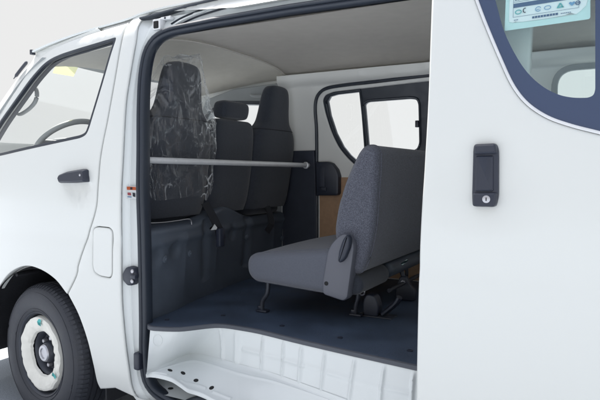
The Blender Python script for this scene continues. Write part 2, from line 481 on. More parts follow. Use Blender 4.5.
fuel = xz([(92.8,228.5),(97,226.3),(109,227.6),(112.3,231),(112,274),(110,278.3),(100,276.5),(94,272.5),(92.3,266)], side)
fuel = dense(fillet(fuel, .02, 5), .02)
near_q = [(1.46,1.16),(2.75,1.16),(2.75,1.765),(1.46,1.765)]
near_q = dense(fillet(near_q,.06,8),.05)
def side_disp(x, z): return .0035*math.exp(-((z-.93)/.028)**2)
side_panel = panel('side_panel', dense(side_outer,.06), [opening_skin, fuel, near_q], side, 'paint', van, T=.035, r=.008,
                   xs=[-.6+k*.06 for k in range(14)]+[.4+k*.25 for k in range(12)], zs=[.22+k*.035 for k in range(50)], disp=side_disp)
fl = clean(fuel); fl = fl if area2(fl) > 0 else fl[::-1]
panel('fuel_lid', inset(fl, .0032), [], side, 'paint', side_panel, T=.02, r=.003, xs=[-.4+k*.02 for k in range(16)], zs=[.8+k*.02 for k in range(16)])
box('fuel_recess', (min(p.x for p in fl)-.02,.038,min(p.y for p in fl)-.02), (max(p.x for p in fl)+.02,.06,max(p.y for p in fl)+.02), 'black', side_panel, .002)  # black box set behind the lid to darken its gap
panel('rear_quarter_glass', inset(clean(near_q) if area2(near_q)>0 else clean(near_q)[::-1], .002), [], lambda x,z: side(x,z)+.01, 'glass', side_panel, T=.004, r=0)
# black sheet added behind the door's rear edge to darken the gap
bm = bmesh.new()
rows = [[(p.x-.028, side(p.x,p.y)+.052, p.y) for p in gap2],[(p.x+.04, side(p.x,p.y)+.052, p.y) for p in gap2]]
add_grid(bm, rows); obj('door_gap_backing', bm, 'black', side_panel)

# ---- jamb between skin and seal
def jamb():
    bm = bmesh.new(); n = len(opening_skin); A = opening_skin; B = opening_seal; rows = []
    cols = [(0.0,.006),(0.0,.014),(.10,.026),(.22,.034),(.30,.028),(.36,.027),(.42,.036),(.6,.043),(.85,.046),(.97,.046),(.99,.06),(1.0,.085)]
    for s, d in cols:
        row = []
        for a, b in zip(A, B):
            q = a.lerp(b, s); row.append((q.x, side(q.x, q.y)+d, q.y))
        rows.append(row)
    add_grid(bm, rows, True); return bm
jm = obj('door_jamb', jamb(), 'metal_white', van, angle=60)

def seal():
    bm = bmesh.new(); n = len(opening_seal); L_ = [Vector(p) for p in opening_seal]
    # cross-section: lip + bulb, in (in-plane offset towards the opening, depth)
    sec = [(-.019,.046),(-.021,.036),(-.017,.026),(-.010,.021),(-.004,.024),(-.001,.031),(.003,.026),(.010,.022),(.017,.026),(.021,.036),(.021,.060),(.016,.075),(-.010,.075),(-.017,.06)]
    rows = []
    cx = sum(p.x for p in L_)/n; cz = sum(p.y for p in L_)/n
    for i in range(n):
        t = (L_[(i+1)%n]-L_[i-1]).normalized(); nn = Vector((-t.y, t.x))
        if nn.dot(Vector((cx,cz))-L_[i]) < 0: nn = -nn
        rows.append([Vector((L_[i].x+nn.x*a, side(L_[i].x, L_[i].y)+d, L_[i].y+nn.y*a)) for a, d in sec])
    rows.append(rows[0]); V = add_grid(bm, rows, True)
    bmesh.ops.remove_doubles(bm, verts=bm.verts[:], dist=1e-5); return bm
seal_o = obj('door_opening_seal', seal(), 'rubber', van, angle=50)

# ---- fittings on the jamb
def jp(u, v, d=.03): return on_s(u, v, side, d)
def bracket():
    bm = bmesh.new()
    lp = [on_s(u, v, side, .03) for u, v in ((132.5,265.8),(136,267.5),(139.5,273),(140,276.5),(137.5,280),(135,285),(130.5,284.8),(126.2,279.5),(126,272.5),(129,267))]
    q2 = clean(fillet([(p.x,p.z) for p in lp], .006, 3))
    if area2(q2) < 0: q2.reverse()
    rows = []
    for ins, d in ((0,.045),(0,.014),(.003,.009),(.010,.006)):
        q = inset(q2, ins) if ins else q2; rows.append([(p.x, side(p.x,p.y)+d, p.y) for p in q])
    V = add_grid(bm, rows, True); bm.faces.new(V[-1]); return bm
br = obj('door_striker', bracket(), 'plastic', jm)
for (u, v) in ((132.6,271.3),(132.4,281.3)):
    p = on_s(u, v, side, .006); bm = bmesh.new(); add_disc(bm, (p.x,p.y,p.z), (0,-1,0), .0085, .005); obj('screw', bm, 'bare_steel', br)
bm = bmesh.new()
c = on_s(133,276.5, side, .004); add_box(bm, (c.x-.006,c.y-.012,c.z-.009),(c.x+.022,c.y+.01,c.z+.009), .004); obj('striker_pin', bm, 'plastic', br)
bm = bmesh.new()
c = on_s(137.5,361, side, .02); add_box(bm, (c.x-.014,c.y-.014,c.z-.038),(c.x+.02,c.y+.03,c.z+.038), .009, 3); obj('door_bumper', bm, 'plastic', jm)
# warning label on the jamb
def jamb_plate(name, px, m, d, parent):
    bm = bmesh.new(); P = [on_s(u, v, side, d) for u, v in px]
    f = bm.faces.new([bm.verts.new(p) for p in P])
    bmesh.ops.solidify(bm, geom=[f], thickness=.0007); return obj(name, bm, m, parent, smooth=False)
JD = .0235
wl = jamb_plate('warning_label', ((126.3,185.8),(136.2,186.4),(136.2,199),(126.3,198.2)), 'label_white', JD, jm)
jamb_plate('label_heading', ((126.8,186.5),(135.8,187),(135.8,190.2),(126.8,189.7)), 'orange', JD-.0015, wl)
jamb_plate('label_mark', ((130.2,187.2),(132.2,187.3),(132.2,189.6),(130.2,189.5)), 'ink_black', JD-.0028, wl)
jamb_plate('label_picture', ((127.4,192.5),(130.6,192.8),(131.2,195.4),(127.6,195)), 'ink_red', JD-.0015, wl)
jamb_plate('label_picture', ((132.4,192.6),(135,193),(135.3,197),(132.8,196.4)), 'ink_black', JD-.0015, wl)
jamb_plate('label_picture', ((127.4,196.3),(131.5,196.5),(131.5,197.6),(127.4,197.2)), 'ink_blue', JD-.0015, wl)

# ---- upper rail track, slit and roller bracket
def strip3(rows): bm = bmesh.new(); add_grid(bm, rows); return bm
def track():
    pts = [on_s(u, v, side, -.004) for u, v in ((141,18.6),(150,16.4),(175,9.5),(200,3.0),(225,-3.2))]
    P = cr(pts, 6); e = P[-1]
    P += [Vector((e.x+k*.15, e.y, e.z)) for k in range(1, 5)]
    bm = bmesh.new(); rows = []
    sec = [(.030,.006),(-.004,.006),(-.010,.004),(-.012,0),(-.010,-.004),(-.004,-.006),(.030,-.0065)]
    for p in P: rows.append([p+Vector((0,a,b)) for a, b in sec])
    add_grid(bm, rows); return bm
obj('door_track_slit', track(), 'rubber', van)  # dark strip painted for the shade inside the rail's slit
def head_mould(px, d0, d1, w):
    P = cr([on_s(u, v, side, d0) for u, v in px], 6); rows = []
    for k in range(9):
        a = math.pi*k/8
        rows.append([p+Vector((0, -math.sin(a)*d1, math.cos(a)*w)) for p in P])
    return strip3(rows)
obj('rail_and_shadow_gap', head_mould(((182,24),(188,20.8),(200,15.8),(215,11),(240,4.5),(262,-.5)), .032, .010, .0035), 'rubber', jm)  # dark strip standing in for the shadow gap beside the rail
obj('rail_and_shadow_gap', head_mould(((172,24),(180,19),(192,13.5),(208,8),(230,2),(245,-2)), .030, .010, .003), 'rubber', jm)  # second dark strip, shade of the gap on the rail's other side
obj('rail_and_shadow_gap', head_mould(((177,24.5),(184,20.2),(196,14.8),(212,9.4),(235,3),(252,-1.5)), .034, .014, .005), 'metal_white', jm)
bm = bmesh.new(); c = on_s(158,24.5, side, .02)
add_box(bm, (c.x-.026,c.y-.008,c.z-.024),(c.x+.02,c.y+.03,c.z+.024), .004); 
rb = obj('roller_bracket', bm, 'steel', jm)
bm = bmesh.new(); add_box(bm, (c.x-.016,c.y-.014,c.z-.018),(c.x+.010,c.y+.0,c.z+.014), .003); obj('bracket_pocket', bm, 'hole', rb)
bm = bmesh.new(); q = on_s(166,18.2, side, .012); add_box(bm, (q.x-.028,q.y-.006,q.z-.007),(q.x+.03,q.y+.02,q.z+.007), .003, rot=None); obj('bracket_arm', bm, 'steel', rb)
bm = bmesh.new(); add_disc(bm, (q.x,q.y-.006,q.z), (0,-1,0), .005, .003); obj('bolt', bm, 'rim', rb)

# ---- step and floor
mat_edge_px = [(140,326.5),(150,326.5),(165,327.4),(180,327.6),(192,326.4),(205,324.8),(215,324),(225,324.3),(240,326.4),(260,330),(295,338.5),(340,348.8),(380,357.6),(415,365.3)]
FZ = .57
edge = [on_z(u, v, FZ) for u, v in mat_edge_px]
edge = cr([(p.x, p.y, FZ) for p in edge], 8)
edge = [Vector(p) for p in edge]
last = edge[-1]; edge += [Vector((last.x+.08, last.y-.0, FZ)), Vector((1.9, last.y+.05, FZ)), Vector((3.0,.12,FZ))]
edge = [p for p in edge if p.x > -.005]
edge = [Vector((-.34,.14,FZ)), Vector((-.2,.10,FZ)), Vector((-.06,edge[0].y+.03,FZ)), Vector((-.03,edge[0].y+.005,FZ))] + edge
edge = resample(edge, 160)
base_px = [(146.5,375.5),(151,372.5),(160,368),(170,363),(180,358),(190,355),(200,356),(222.5,362),(245,368.5),(267.5,374.3),(290,382),(320,393),(360,408)]
ZB = .40
base = [on_z(u, v, ZB) for u, v in base_px]
base = [Vector(p) for p in cr([tuple(p) for p in base], 8)]
lb = base[-1]; base += [Vector((1.10, .06, ZB)), Vector((1.28,.05,ZB))]
base = resample(base, 120)
i0 = min(range(len(edge)), key=lambda i: (edge[i]-on_z(146,326.5,FZ)).length)
i1 = min(range(len(edge)), key=lambda i: abs(edge[i].x-1.28))
redge = resample(edge[i0:i1+1], 400)
b400 = resample(base, 400)
def riser():
    bm = bmesh.new(); rows = []
    def smooth(a): return a*a*(3-2*a)
    for k in range(31):
        s = k/30; row = []
        for i, (t, b) in enumerate(zip(redge, b400)):
            q = (t-Vector((0,0,.016))).lerp(b, s)
            # pressed ribs
            x = q.x; rib = 0
            for xc, w in ((.22,.006),(.30,.012),(.44,.005),(.55,.005),(.64,.007),(.75,.005),(.88,.006),(1.0,.006),(1.11,.006)):
                rib += .011*math.exp(-((x-xc)/w)**2)
            if x > .33 and s < .99: rib += .005*math.exp(-((s-.5)/.05)**2)*(1 if int((x-.33)/.11)%2 == 0 else .4)
            row.append(q+Vector((0, -rib*min(1, 6*s)*min(1, 8*(1-s)), 0)))
        rows.append(row)
    add_grid(bm, rows)
    return bm
rs = obj('step_riser', riser(), 'metal_white', van, angle=80)
bm = bmesh.new(); 
from mathutils.bvhtree import BVHTree
def hit_on(o, u, v):
    t = BVHTree.FromPolygons([v_.co for v_ in o.data.vertices], [p.vertices[:] for p in o.data.polygons])
    return t.ray_cast(CAM, ray(u, v).normalized())
rr_ = [hit_on(rs, 157.5+4.6*math.cos(a), 340.5+5.6*math.sin(a))[0] for a in [2*math.pi*k/28 for k in range(28)]]
rr_ = [p for p in rr_ if p is not None]
add_tube(bm, rr_, .0018, 6, True, up=Vector((0,1,0))); obj('pressed_ring', bm, 'metal_white', rs)
lip_px = [(146.5,373.5),(151,373.2),(160,374.5),(172,378),(180,383),(188,388.5),(196,391),(204,394),(216,400),(240,410)]
lip_z = [.399,.398,.395,.385,.365,.345,.335,.33,.325,.318]
lip = [on_z(u, v, z) for (u, v), z in zip(lip_px, lip_z)]
lip = [Vector(p) for p in cr([tuple(p) for p in lip], 8)]
lip += [Vector((.62,.03,.315)), Vector((1.28,.03,.315))]
l400 = resample(lip, 400)
def tread():
    bm = bmesh.new(); rows = []
    for k in range(61):
        s = k/60; row = []
        for b, l in zip(b400, l400):
            q = b.lerp(l, s); sag = (b.z-l.z)
            f = s*s*(3-2*s); q.z = b.z+(l.z-b.z)*f
            if s < .12: q.z += .012*(1-s/.12)**2
            q.z += .0016*math.sin(q.x*14)*math.exp(-((s-.45)/.25)**2)
            q.z += .0045*math.exp(-((s-.80)/.035)**2)*(1 if (q.x*7)%1 < .72 else 0) + .0035*math.exp(-((s-.22)/.03)**2)
            row.append(q)
        rows.append(row)
    rows.append([q+Vector((0,-.004,-.004)) for q in rows[-1]])
    rows.append([q+Vector((0,.002,-.013)) for q in rows[-1]])
    add_grid(bm, rows); return bm
tr = obj('step_tread', tread(), 'metal_white', van, angle=70)
# lower channel under the tread
bm = bmesh.new()
rows = [[(x, .30, .276) for x in (-.12,.3,.8,1.25)],[(x, .10, .276) for x in (-.12,.3,.8,1.25)],[(x,.075,.270) for x in (-.12,.3,.8,1.25)],[(x,.055,.270) for x in (-.12,.3,.8,1.25)]]
add_grid(bm, rows); add_grid(bm, [[(x,.30,.276) for x in (-.12,.3,.8,1.25)],[(x,.31,.42) for x in (-.12,.3,.8,1.25)]])
add_grid(bm, [[(-.12,.10,.28),(-.12,.31,.28)],[(-.10,.10,.54),(-.10,.31,.54)]])
lc = obj('lower_channel', bm, 'metal_white', van)
bm = bmesh.new(); p = on_z(170.6,388.6,.277); add_disc(bm, p, (0,0,1), .012, .002); obj('drain_hole', bm, 'hole', lc)
hole_px = [(170,370.4),(183,373.2),(196,380.6),(211.6,388.0)]
dg = None
def tread_hit(u, v):
    from mathutils.bvhtree import BVHTree
    me = tr.data; t = BVHTree.FromPolygons([v_.co for v_ in me.vertices], [p.vertices[:] for p in me.polygons])
    return t.ray_cast(CAM, ray(u, v).normalized())
for u, v in hole_px:
    loc, nrm, _, _ = tread_hit(u, v)
    if loc is None: continue
    if nrm.z < 0: nrm = -nrm
    bm = bmesh.new(); add_disc(bm, loc, nrm, .0105, .0015); obj('bolt_hole', bm, 'hole', tr)

# floor mat
def floor_mat():
    bm = bmesh.new()
    far = [Vector((p.x, 1.535, FZ)) for p in edge]
    rows = [[a.lerp(b, s/14) for a, b in zip(edge, far)] for s in range(15)]
    rows[0] = [p+Vector((0,.004,0)) for p in rows[0]]
    add_grid(bm, rows); return bm
fm = obj('floor_mat', floor_mat(), 'mat', van)
bm = bmesh.new()
rows = [[p+Vector((0,.008,.0005)) for p in edge],[p+Vector((0,.002,.001)) for p in edge],[p+Vector((0,-.003,-.002)) for p in edge],[p+Vector((0,-.003,-.017)) for p in edge],[p+Vector((0,.004,-.019)) for p in edge]]
add_grid(bm, rows); obj('mat_edge', bm, 'mat_edge', fm)
for u, v in ((167,320),(223,315.7),(282,326),(340,338),(410,351)):
    bm = bmesh.new(); add_disc(bm, on_z(u, v, FZ+.0005), (0,0,1), .011, .004); obj('mat_fastener', bm, 'plastic', fm)

# ---- sliding door, slid back along the body
lead = xz([(431.5,-8),(430,30),(427.5,100),(423.5,170),(419.5,240),(417,320),(415.5,410)], slide_s)
lead = [Vector(p) for p in cr(lead, 8)]
lead = [Vector((lead[0].x+.004, 1.86))]+lead+[Vector((lead[-1].x+.005,.42)), Vector((lead[-1].x+.02,.30)), Vector((lead[-1].x+.06,.27))]
sd_outer = lead + [Vector((2.33,.27)), Vector((2.38,.32)), Vector((2.38,1.80)), Vector((2.33,1.86))]
sw = xz([(471.5,-11),(475,0),(484,24),(500,62),(512,87),(526,104.5),(546,118),(570,126.8),(600,134.5)], slide_s)
sw = [Vector(p) for p in cr(sw, 6)]
zb = sw[-1].y
sw = [Vector((sw[0].x+.03, 1.785)), Vector((sw[0].x+.006, sw[0].y+.012))] + sw + [Vector((1.80,zb-.008)), Vector((2.22,zb-.008)), Vector((2.27,zb+.04)), Vector((2.27,1.745)), Vector((2.23,1.785))]
sw = dense(sw, .05)
hc = on_s(485,178, slide_s)
def sd_disp(x, z):
    q = ((x-hc.x)/.155)**2+((z-hc.z)/.115)**2
    d = .013*math.exp(-q*q*1.1)
    return d + .004*math.exp(-((z-.93)/.03)**2)
sliding_door = panel('sliding_door', sd_outer, [sw], slide_s, 'paint', van, T=.06, r=.010, xs=[1.1+k*.03 for k in range(30)]+[2.1,2.25], zs=[.28+k*.03 for k in range(51)], disp=sd_disp)
swc = clean(sw); swc = swc if area2(swc) > 0 else swc[::-1]
ring_panel('window_moulding', swc, .009, slide_s, 'steel', sliding_door, off=-.001, T=.015, r=.003)
sw_g = inset(swc, .007)
gl_off = .006
panel('window_glass', sw_g, [], lambda x,z: slide_s(x,z)+gl_off, 'glass_tint', sliding_door, T=.004, r=0)
clear = xz([(492,-12),(495.5,0),(503,29),(511,47),(522,66),(533,79),(546,89),(560,95.5),(574,98),(588,97.8),(593.5,95.5),(595.3,90),(595.3,40),(595.3,-12)], slide_s, gl_off)
clear = dense(fillet(clear, [.02]+[.03]*8+[.02,.012,.02,0,.02], 4), .04)
panel('glass_border', inset(swc,.008), [clear], lambda x,z: slide_s(x,z)+gl_off-.0018, 'frit', sliding_door, T=.0012, r=0)
# inner trim of the sliding door below the window
it2 = [(lead[3].x+.05,.38),(2.30,.38),(2.30,zb-.05),(lead[3].x+.05,zb-.05)]
panel('inner_trim', dense(fillet(it2,.05),.06), [], lambda x,z: slide_s(x,z)+.062, 'trim', sliding_door, T=.015, r=.006)
# handle
def rounded_block(px, S, depth, m, name, parent, r=.01, bulge=.0, base=.0):
    lp = xz(px, S); lp = clean(fillet(lp, r, 5))
    if area2(lp) < 0: lp.reverse()
    bm = bmesh.new(); rows = []
    for ins, y in ((0,.012-base),(0,-depth*.6-base),(.0015,-depth*.85-base),(.006,-depth-base)):
        q = inset(lp, ins) if ins else lp; rows.append([(p.x, S(p.x,p.y)+sd_disp(p.x,p.y)+y, p.y) for p in q])
    V = add_grid(bm, rows, True); bm.faces.new(V[-1]); return obj(name, bm, m, parent)
hd = rounded_block([(474.4,144.2),(496.5,143.2),(498.6,150),(498.4,196),(496,207.2),(472.6,206.6),(471.8,196),(473.2,150)], slide_s, .014, 'plastic', 'door_handle', sliding_door, .012)
rounded_block([(474.6,144.6),(496.6,143.6),(498,153.6),(474.4,154.4)], slide_s, .026, 'plastic', 'handle_cap', sliding_door, .008)
rounded_block([(472.8,192.6),(497.6,192.2),(496.2,206.8),(473,206.2)], slide_s, .026, 'plastic', 'handle_cap', sliding_door, .008)
rounded_block([(475.6,155.6),(494,155.2),(493.8,191.4),(475,191.6)], slide_s, .022, 'plastic', 'pull_grip', sliding_door, .006)
p = on_s(487.3,199, slide_s); bm = bmesh.new(); add_disc(bm, (p.x, p.y+sd_disp(p.x,p.z)-.025, p.z), (0,-1,0), .0108, .004, 24); lk = obj('key_lock', bm, 'bare_steel', sliding_door)
bm = bmesh.new(); add_box(bm, (p.x-.0013,p.y+sd_disp(p.x,p.z)-.0305,p.z-.005),(p.x+.0013,p.y+sd_disp(p.x,p.z)-.028,p.z+.005), .0005); obj('key_slot', bm, 'hole', sliding_door)

# window label: flat sticker on the inside of the glass, in its own (s, t) frame
LA = on_s(504.6,30.8, slide_s, .013); LB = on_s(590.3,18.8, slide_s, .013); LC = on_s(502.6,0, slide_s, .013)
LX = (LB-LA); LW = LX.length; LX.normalize(); LZ = (LC-LA); LZ = (LZ-LX*LZ.dot(LX)).normalized(); LN = LX.cross(LZ)
if LN.y > 0: LN = -LN
LH = .155
def lab(name, loops, m, lev, parent):
    """loops: polygons in sticker units (0..1 across, 0.. up in the same unit)"""
    bm = bmesh.new()
    for lp in loops:
        A = [bm.verts.new(LA+LX*(s*LW)+LZ*(t*LW)+LN*(lev*.0012)) for s, t in lp]
        bm.faces.new(A)
    bmesh.ops.triangulate(bm, faces=bm.faces[:], ngon_method='EAR_CLIP')
    bmesh.ops.solidify(bm, geom=bm.faces[:], thickness=.0003)
    return obj(name, bm, m, parent, smooth=False)
HT = LH/LW
wlab = lab('window_label', [[tuple(p) for p in fillet([(0,0),(1,0),(1,HT),(0,HT)],[.015,.03,.03,.03],4)]], 'label_teal', 0, sliding_door)
wob = [(.05,.16),(.055,.115),(.10,.098)]+[(.10+.062*k, .098+.014*math.sin(k*1.9)+.01*(k%2)) for k in range(1,13)]+[(.90,.13),(.955,.19),(.97,.26),(.97,HT-.05),(.05,HT-.05)]
lab('label_face', [wob], 'label_white', 1, wlab)
def rect(a, b, c, d): return [(a,b),(c,b),(c,d),(a,d)]
lab('label_band', [rect(.10,.305,.875,.365)], 'ink_navy', 2, wlab)
rules = [rect(.10,.17,.103,HT-.09), rect(.872,.17,.875,HT-.09), rect(.10,.17,.875,.173), rect(.10,.385,.875,.388), rect(.10,.55,.875,.553), rect(.36,.388,.363,.55), rect(.60,.388,.603,.55)]
lab('label_rule', rules, 'ink_navy', 2, wlab)
tl = []
random.seed(3)
for row in (.405,.43,.455,.48,.505,.53):
    for c0 in (.12,.38,.62):
        s = c0
        while s < c0+.20:
            w = random.uniform(.012,.045); tl.append(rect(s,row,s+w,row+.010)); s += w+.010
bar = []
s = .335
while s < .62:
    w = random.uniform(.020,.032); bar.append(rect(s,.112,s+w,.140)); s += w+.007
lab('fine_print', tl, 'ink_navy', 3, wlab)
lab('print_bar', bar, 'ink_navy', 3, wlab)
lab('small_print', [rect(.67+k*.02,.118,.683+k*.02,.128) for k in range(6)], 'ink_navy', 3, wlab)
lab('small_print', [rect(.115+k*.018,.120,.127+k*.018,.130) for k in range(3)], 'ink_navy', 3, wlab)
def ringp(cx, cy, a, b, w, n=20, a0=0, a1=360):
    out = []
    for k in range(n):
        t0, t1 = R(a0+(a1-a0)*k/n), R(a0+(a1-a0)*(k+1)/n)
        out.append([(cx+a*math.cos(t0),cy+b*math.sin(t0)),(cx+a*math.cos(t1),cy+b*math.sin(t1)),(cx+(a-w)*math.cos(t1),cy+(b-w)*math.sin(t1)),(cx+(a-w)*math.cos(t0),cy+(b-w)*math.sin(t0))])
    return out
lab('label_symbol', ringp(.165,.235,.042,.034,.012), 'ink_teal', 3, wlab)
lab('label_symbol', ringp(.245,.245,.026,.036,.011,14,60,300), 'ink_black', 3, wlab)
lab('label_symbol', ringp(.405,.235,.036,.036,.008,16,20,330)+[rect(.385,.225,.42,.232)], 'ink_blue', 3, wlab)
lab('label_symbol', ringp(.515,.235,.042,.03,.008), 'ink_blue', 3, wlab)
lab('label_symbol', [[(.62,.205),(.705,.205),(.695,.222),(.63,.222)],[(.62,.205),(.655,.275),(.668,.262),(.64,.205)],[(.705,.205),(.67,.275),(.657,.262),(.686,.205)]], 'ink_teal', 3, wlab)
lab('label_symbol', [[(.76,.245),(.77,.262),(.785,.262),(.797,.25),(.81,.262),(.825,.262),(.833,.245),(.797,.205)]], 'ink_blue', 3, wlab)
lab('label_symbol', ringp(.90-.025,.237,.0,.0,.0,3)+ringp(.862,.237,.03,.03,.010)+[rect(.845,.232,.88,.242)], 'ink_navy', 3, wlab)

# ---- roof shell and headliner
rear_z = 1.905
gutline = [Vector((p.x, p.y, p.z)) for p in gut]
def gut_z(x):
    pts = [(p.x,p.z) for p in gut]
    if x <= pts[0][0]: return pts[0][1]
    for (x0,z0),(x1,z1) in zip(pts, pts[1:]):
        if x0 <= x <= x1: return z0+(z1-z0)*(x-x0)/(x1-x0)
    return pts[-1][1]+min(.012, (x-pts[-1][0])*.05)
xs_roof = [gut[0].x+k*.04 for k in range(int((-.15-gut[0].x)/.04)+1)]+[-.1,.2,.6,1.0,1.5,2.0,2.6,3.02]
def roof():
    bm = bmesh.new(); rows = []
    for x in xs_roof:
        z0 = gut_z(x); y0 = side(x, z0)-.008; row = [(x,y0+.02,z0-.004),(x,y0,z0-.004),(x,y0-.002,z0+.004),(x,y0+.012,z0+.008)]
        Wd = WIDTH-2*y0; H = min(1.99, z0+.075)-z0
        for k in range(1, 32):
            s = k/32; yy = y0+.012+(WIDTH-2*y0-.024)*s
            e = (1-abs(2*s-1)**3.2)
            row.append((x, yy, z0+.008+H*e))
        row += [(x, WIDTH-y0-.012, z0+.008),(x,WIDTH-y0+.002,z0+.004),(x,WIDTH-y0,z0-.004)]
        rows.append(row)
    add_grid(bm, rows); return bm
rf = obj('roof', roof(), 'paint', van, angle=60)
# gutter ridge
tube('roof_gutter', [Vector((x, side(x, gut_z(x))-.006, gut_z(x)-.001)) for x in [gut[0].x+k*.03 for k in range(int((-.12-gut[0].x)/.03))]], .0045, 'metal_white', rf, n=6)
bm = bmesh.new(); add_box(bm, (gut[0].x-.012, gut[0].y-.012, gut[0].z-.014),(gut[0].x+.006,gut[0].y+.012,gut[0].z+.012),.003); obj('gutter_end', bm, 'plastic', rf)
def head(xlist, zc, name, m):
    bm = bmesh.new(); rows = []
    for x in xlist:
        row = []
        for k in range(25):
            s = k/24; z0 = zc(x)-.02; ye = side(x, z0)+.05; y = ye+(WIDTH-2*ye)*s; e = 1-abs(2*s-1)**4
            row.append((x+.05*(1-(2*s-1)**2)*(1 if x < 0 else 0), y, z0+.055*e))
        rows.append(row)
    add_grid(bm, rows); return obj(name, bm, m, van)
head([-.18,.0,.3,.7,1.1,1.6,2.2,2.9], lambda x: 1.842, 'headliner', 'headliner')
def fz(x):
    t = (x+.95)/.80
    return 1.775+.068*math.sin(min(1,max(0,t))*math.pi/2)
head([-.97+k*.058 for k in range(15)]+[-.13], fz, 'front_headliner', 'headliner_lit')
bm = bmesh.new(); 
add_tube(bm, [(-.18+.05*(1-(2*s/24-1)**2), (side(-.18,1.815)+.055)+(WIDTH-2*(side(-.18,1.815)+.055))*s/24, 1.835-.02+.055*(1-abs(2*s/24-1)**4)-.002) for s in range(25)], .006, 6)
obj('headliner_seam', bm, 'headliner', van)
# ---- windscreen, A pillars, nose
def pillar_pts(): 
    out = [(gut[0].x, side(gut[0].x, gut[0].z)+.015, gut[0].z)]
    for u, v in ((28,62),(20,70.5),(12,80.5),(-5,105),(-28,140)):
        p = on_s(u, v, side, .03); out.append((p.x, p.y+.02, p.z))
    return [Vector(p) for p in out]
ap = cr(pillar_pts(), 6)
dt = [Vector((p.x, side(p.x, p.y), p.y)) for p in reversed(front_door_outer[-len(cr(door_top,6))+1:])]
# pillar sheet between the door's front edge and the windscreen edge
n_ = 40
dts = resample(cr(xz([(100,31),(70,41),(52,49),(40,57.5),(28,72),(14,93),(0,116),(-22,152)], side), 6), n_)
e1 = [Vector((p.x-.006, side(p.x-.006, p.y)+.012, p.y+.004)) for p in dts]
e2 = resample([Vector((on_s(100,28,side).x, side(-.5,1.85)+.03, on_s(100,28,side).z))]+ap, n_)
bm = bmesh.new(); add_grid(bm, [[p+Vector((0,.05,0)) for p in e1], e1, [a.lerp(b,.5)+Vector((-.006,-.004,.004)) for a, b in zip(e1, e2)], e2, [p+Vector((.02,.03,-.01)) for p in e2]])
pil = obj('windscreen_pillar', bm, 'paint', van)
# inner trim of the near pillar, with a grab handle
pin = [on_y(u, v, .17) for u, v in ((50,58),(38,70),(24,87),(10,107),(-4,128),(-18,150))]
pin2 = [on_y(u, v, .24) for u, v in ((57,61),(46,72),(34,85.5),(23,99),(12,114),(3,128))]
bm = bmesh.new(); A = resample(cr([tuple(p) for p in pin],5), 24); B = resample(cr([tuple(p) for p in pin2],5), 24)
add_grid(bm, [[p+Vector((-.02,-.03,0)) for p in A], A, [a.lerp(b,.5)+Vector((.01,-.008,0)) for a,b in zip(A,B)], B, [p+Vector((-.03,.02,0)) for p in B]])
pt = obj('pillar_trim', bm, 'grey_trim', van)
gh = [on_y(u, v, .26) for u, v in ((31,84.5),(35.5,88),(37,94),(35.5,101),(31,107),(24.5,112),(19,114),(16,110.5))]
tube('grab_handle', cr([tuple(p) for p in gh], 6), .011, 'grey_trim', van)
# windscreen: from roof header to cowl, curved across
ap_t = [Vector(p) for p in resample(ap, 16)]
bm = bmesh.new(); rows = []
for p in ap_t:
    row = []
    for k in range(21):
        s = k/20; y = p.y+(WIDTH-2*p.y)*s; row.append((p.x-.13*(1-(2*s-1)**2), y, p.z))
    rows.append(row)
add_grid(bm, rows); ws = obj('windscreen', bm, 'glass', van)
def ws_pt(a, y):
    """a 0 header .. 1 bottom"""
    i = a*(len(ap_t)-1); k = min(int(i), len(ap_t)-2); p = ap_t[k].lerp(ap_t[k+1], i-k); s = (y-p.y)/(WIDTH-2*p.y)
    return Vector((p.x-.13*(1-(2*s-1)**2), y, p.z))
bm = bmesh.new()
pe = [on_s(u, v, side, .022) for u, v in ((27.2,61.6),(21.5,68.5),(13.6,78.8))]
add_tube(bm, cr([tuple(p) for p in pe], 6), [.004]+[.0085]*10+[.003,.002], 6)
obj('windscreen_seal', bm, 'plastic', ws)
# header trim across the top of the windscreen
bm = bmesh.new(); rows = []
for da, dz in ((0,.012),(.004,-.012),(.03,-.022),(.07,-.008)):
    rows.append([ws_pt(0, .22+1.25*k/20)+Vector((.01+da,0,dz)) for k in range(21)])
add_grid(bm, rows); obj('header_trim', bm, 'grey_trim', van)
# pale label behind the top of the windscreen
def ws_label(px, x):
    P = [on_x(u, v, x) for u, v in px]; bm = bmesh.new(); f = bm.faces.new([bm.verts.new(p) for p in P]); bmesh.ops.solidify(bm, geom=[f], thickness=.0006); return bm
obj('windscreen_label', ws_label(((57,62.5),(78,67.5),(73.5,76.5),(52.5,73)), -1.02), 'label_yellow', ws, smooth=False)
# nose panel
zc = ap_t[-1].z; xc = ap_t[-1].x
bm = bmesh.new(); rows = []
for z, dx_ in ((zc,0),(zc-.05,-.03),(1.05,-.10),(.85,-.15),(.62,-.17),(.45,-.17),(.30,-.14)):
    row = []
    for k in range(29):
        s = k/28; e = abs(2*s-1); y0n = side(-1.37, z)+.004; yy = y0n+(WIDTH-2*y0n)*s
        row.append((min(xc+dx_*(1-e**6)-.13*(1-e**2.5), -1.0), yy, z))
    row = [(-1.23, side(-1.23, z)+.004, z)]+row+[(-1.23, WIDTH-side(-1.23, z)-.004, z)]
    rows.append(row)
add_grid(bm, rows); obj('nose_panel', bm, 'paint', van, angle=70)
bm = bmesh.new(); add_grid(bm, [[(x,.2,.27) for x in (-1.5,-.2)],[(x,1.5,.27) for x in (-1.5,-.2)]]); add_grid(bm, [[(x,.3,.285) for x in (-.3,3.0)],[(x,1.69,.285) for x in (-.3,3.0)]])
add_grid(bm, [[(-.36,.35,.2),(-.36,1.5,.2)],[(-.36,.35,.95),(-.36,1.5,.95)]])
obj('underbody', bm, 'liner', van)

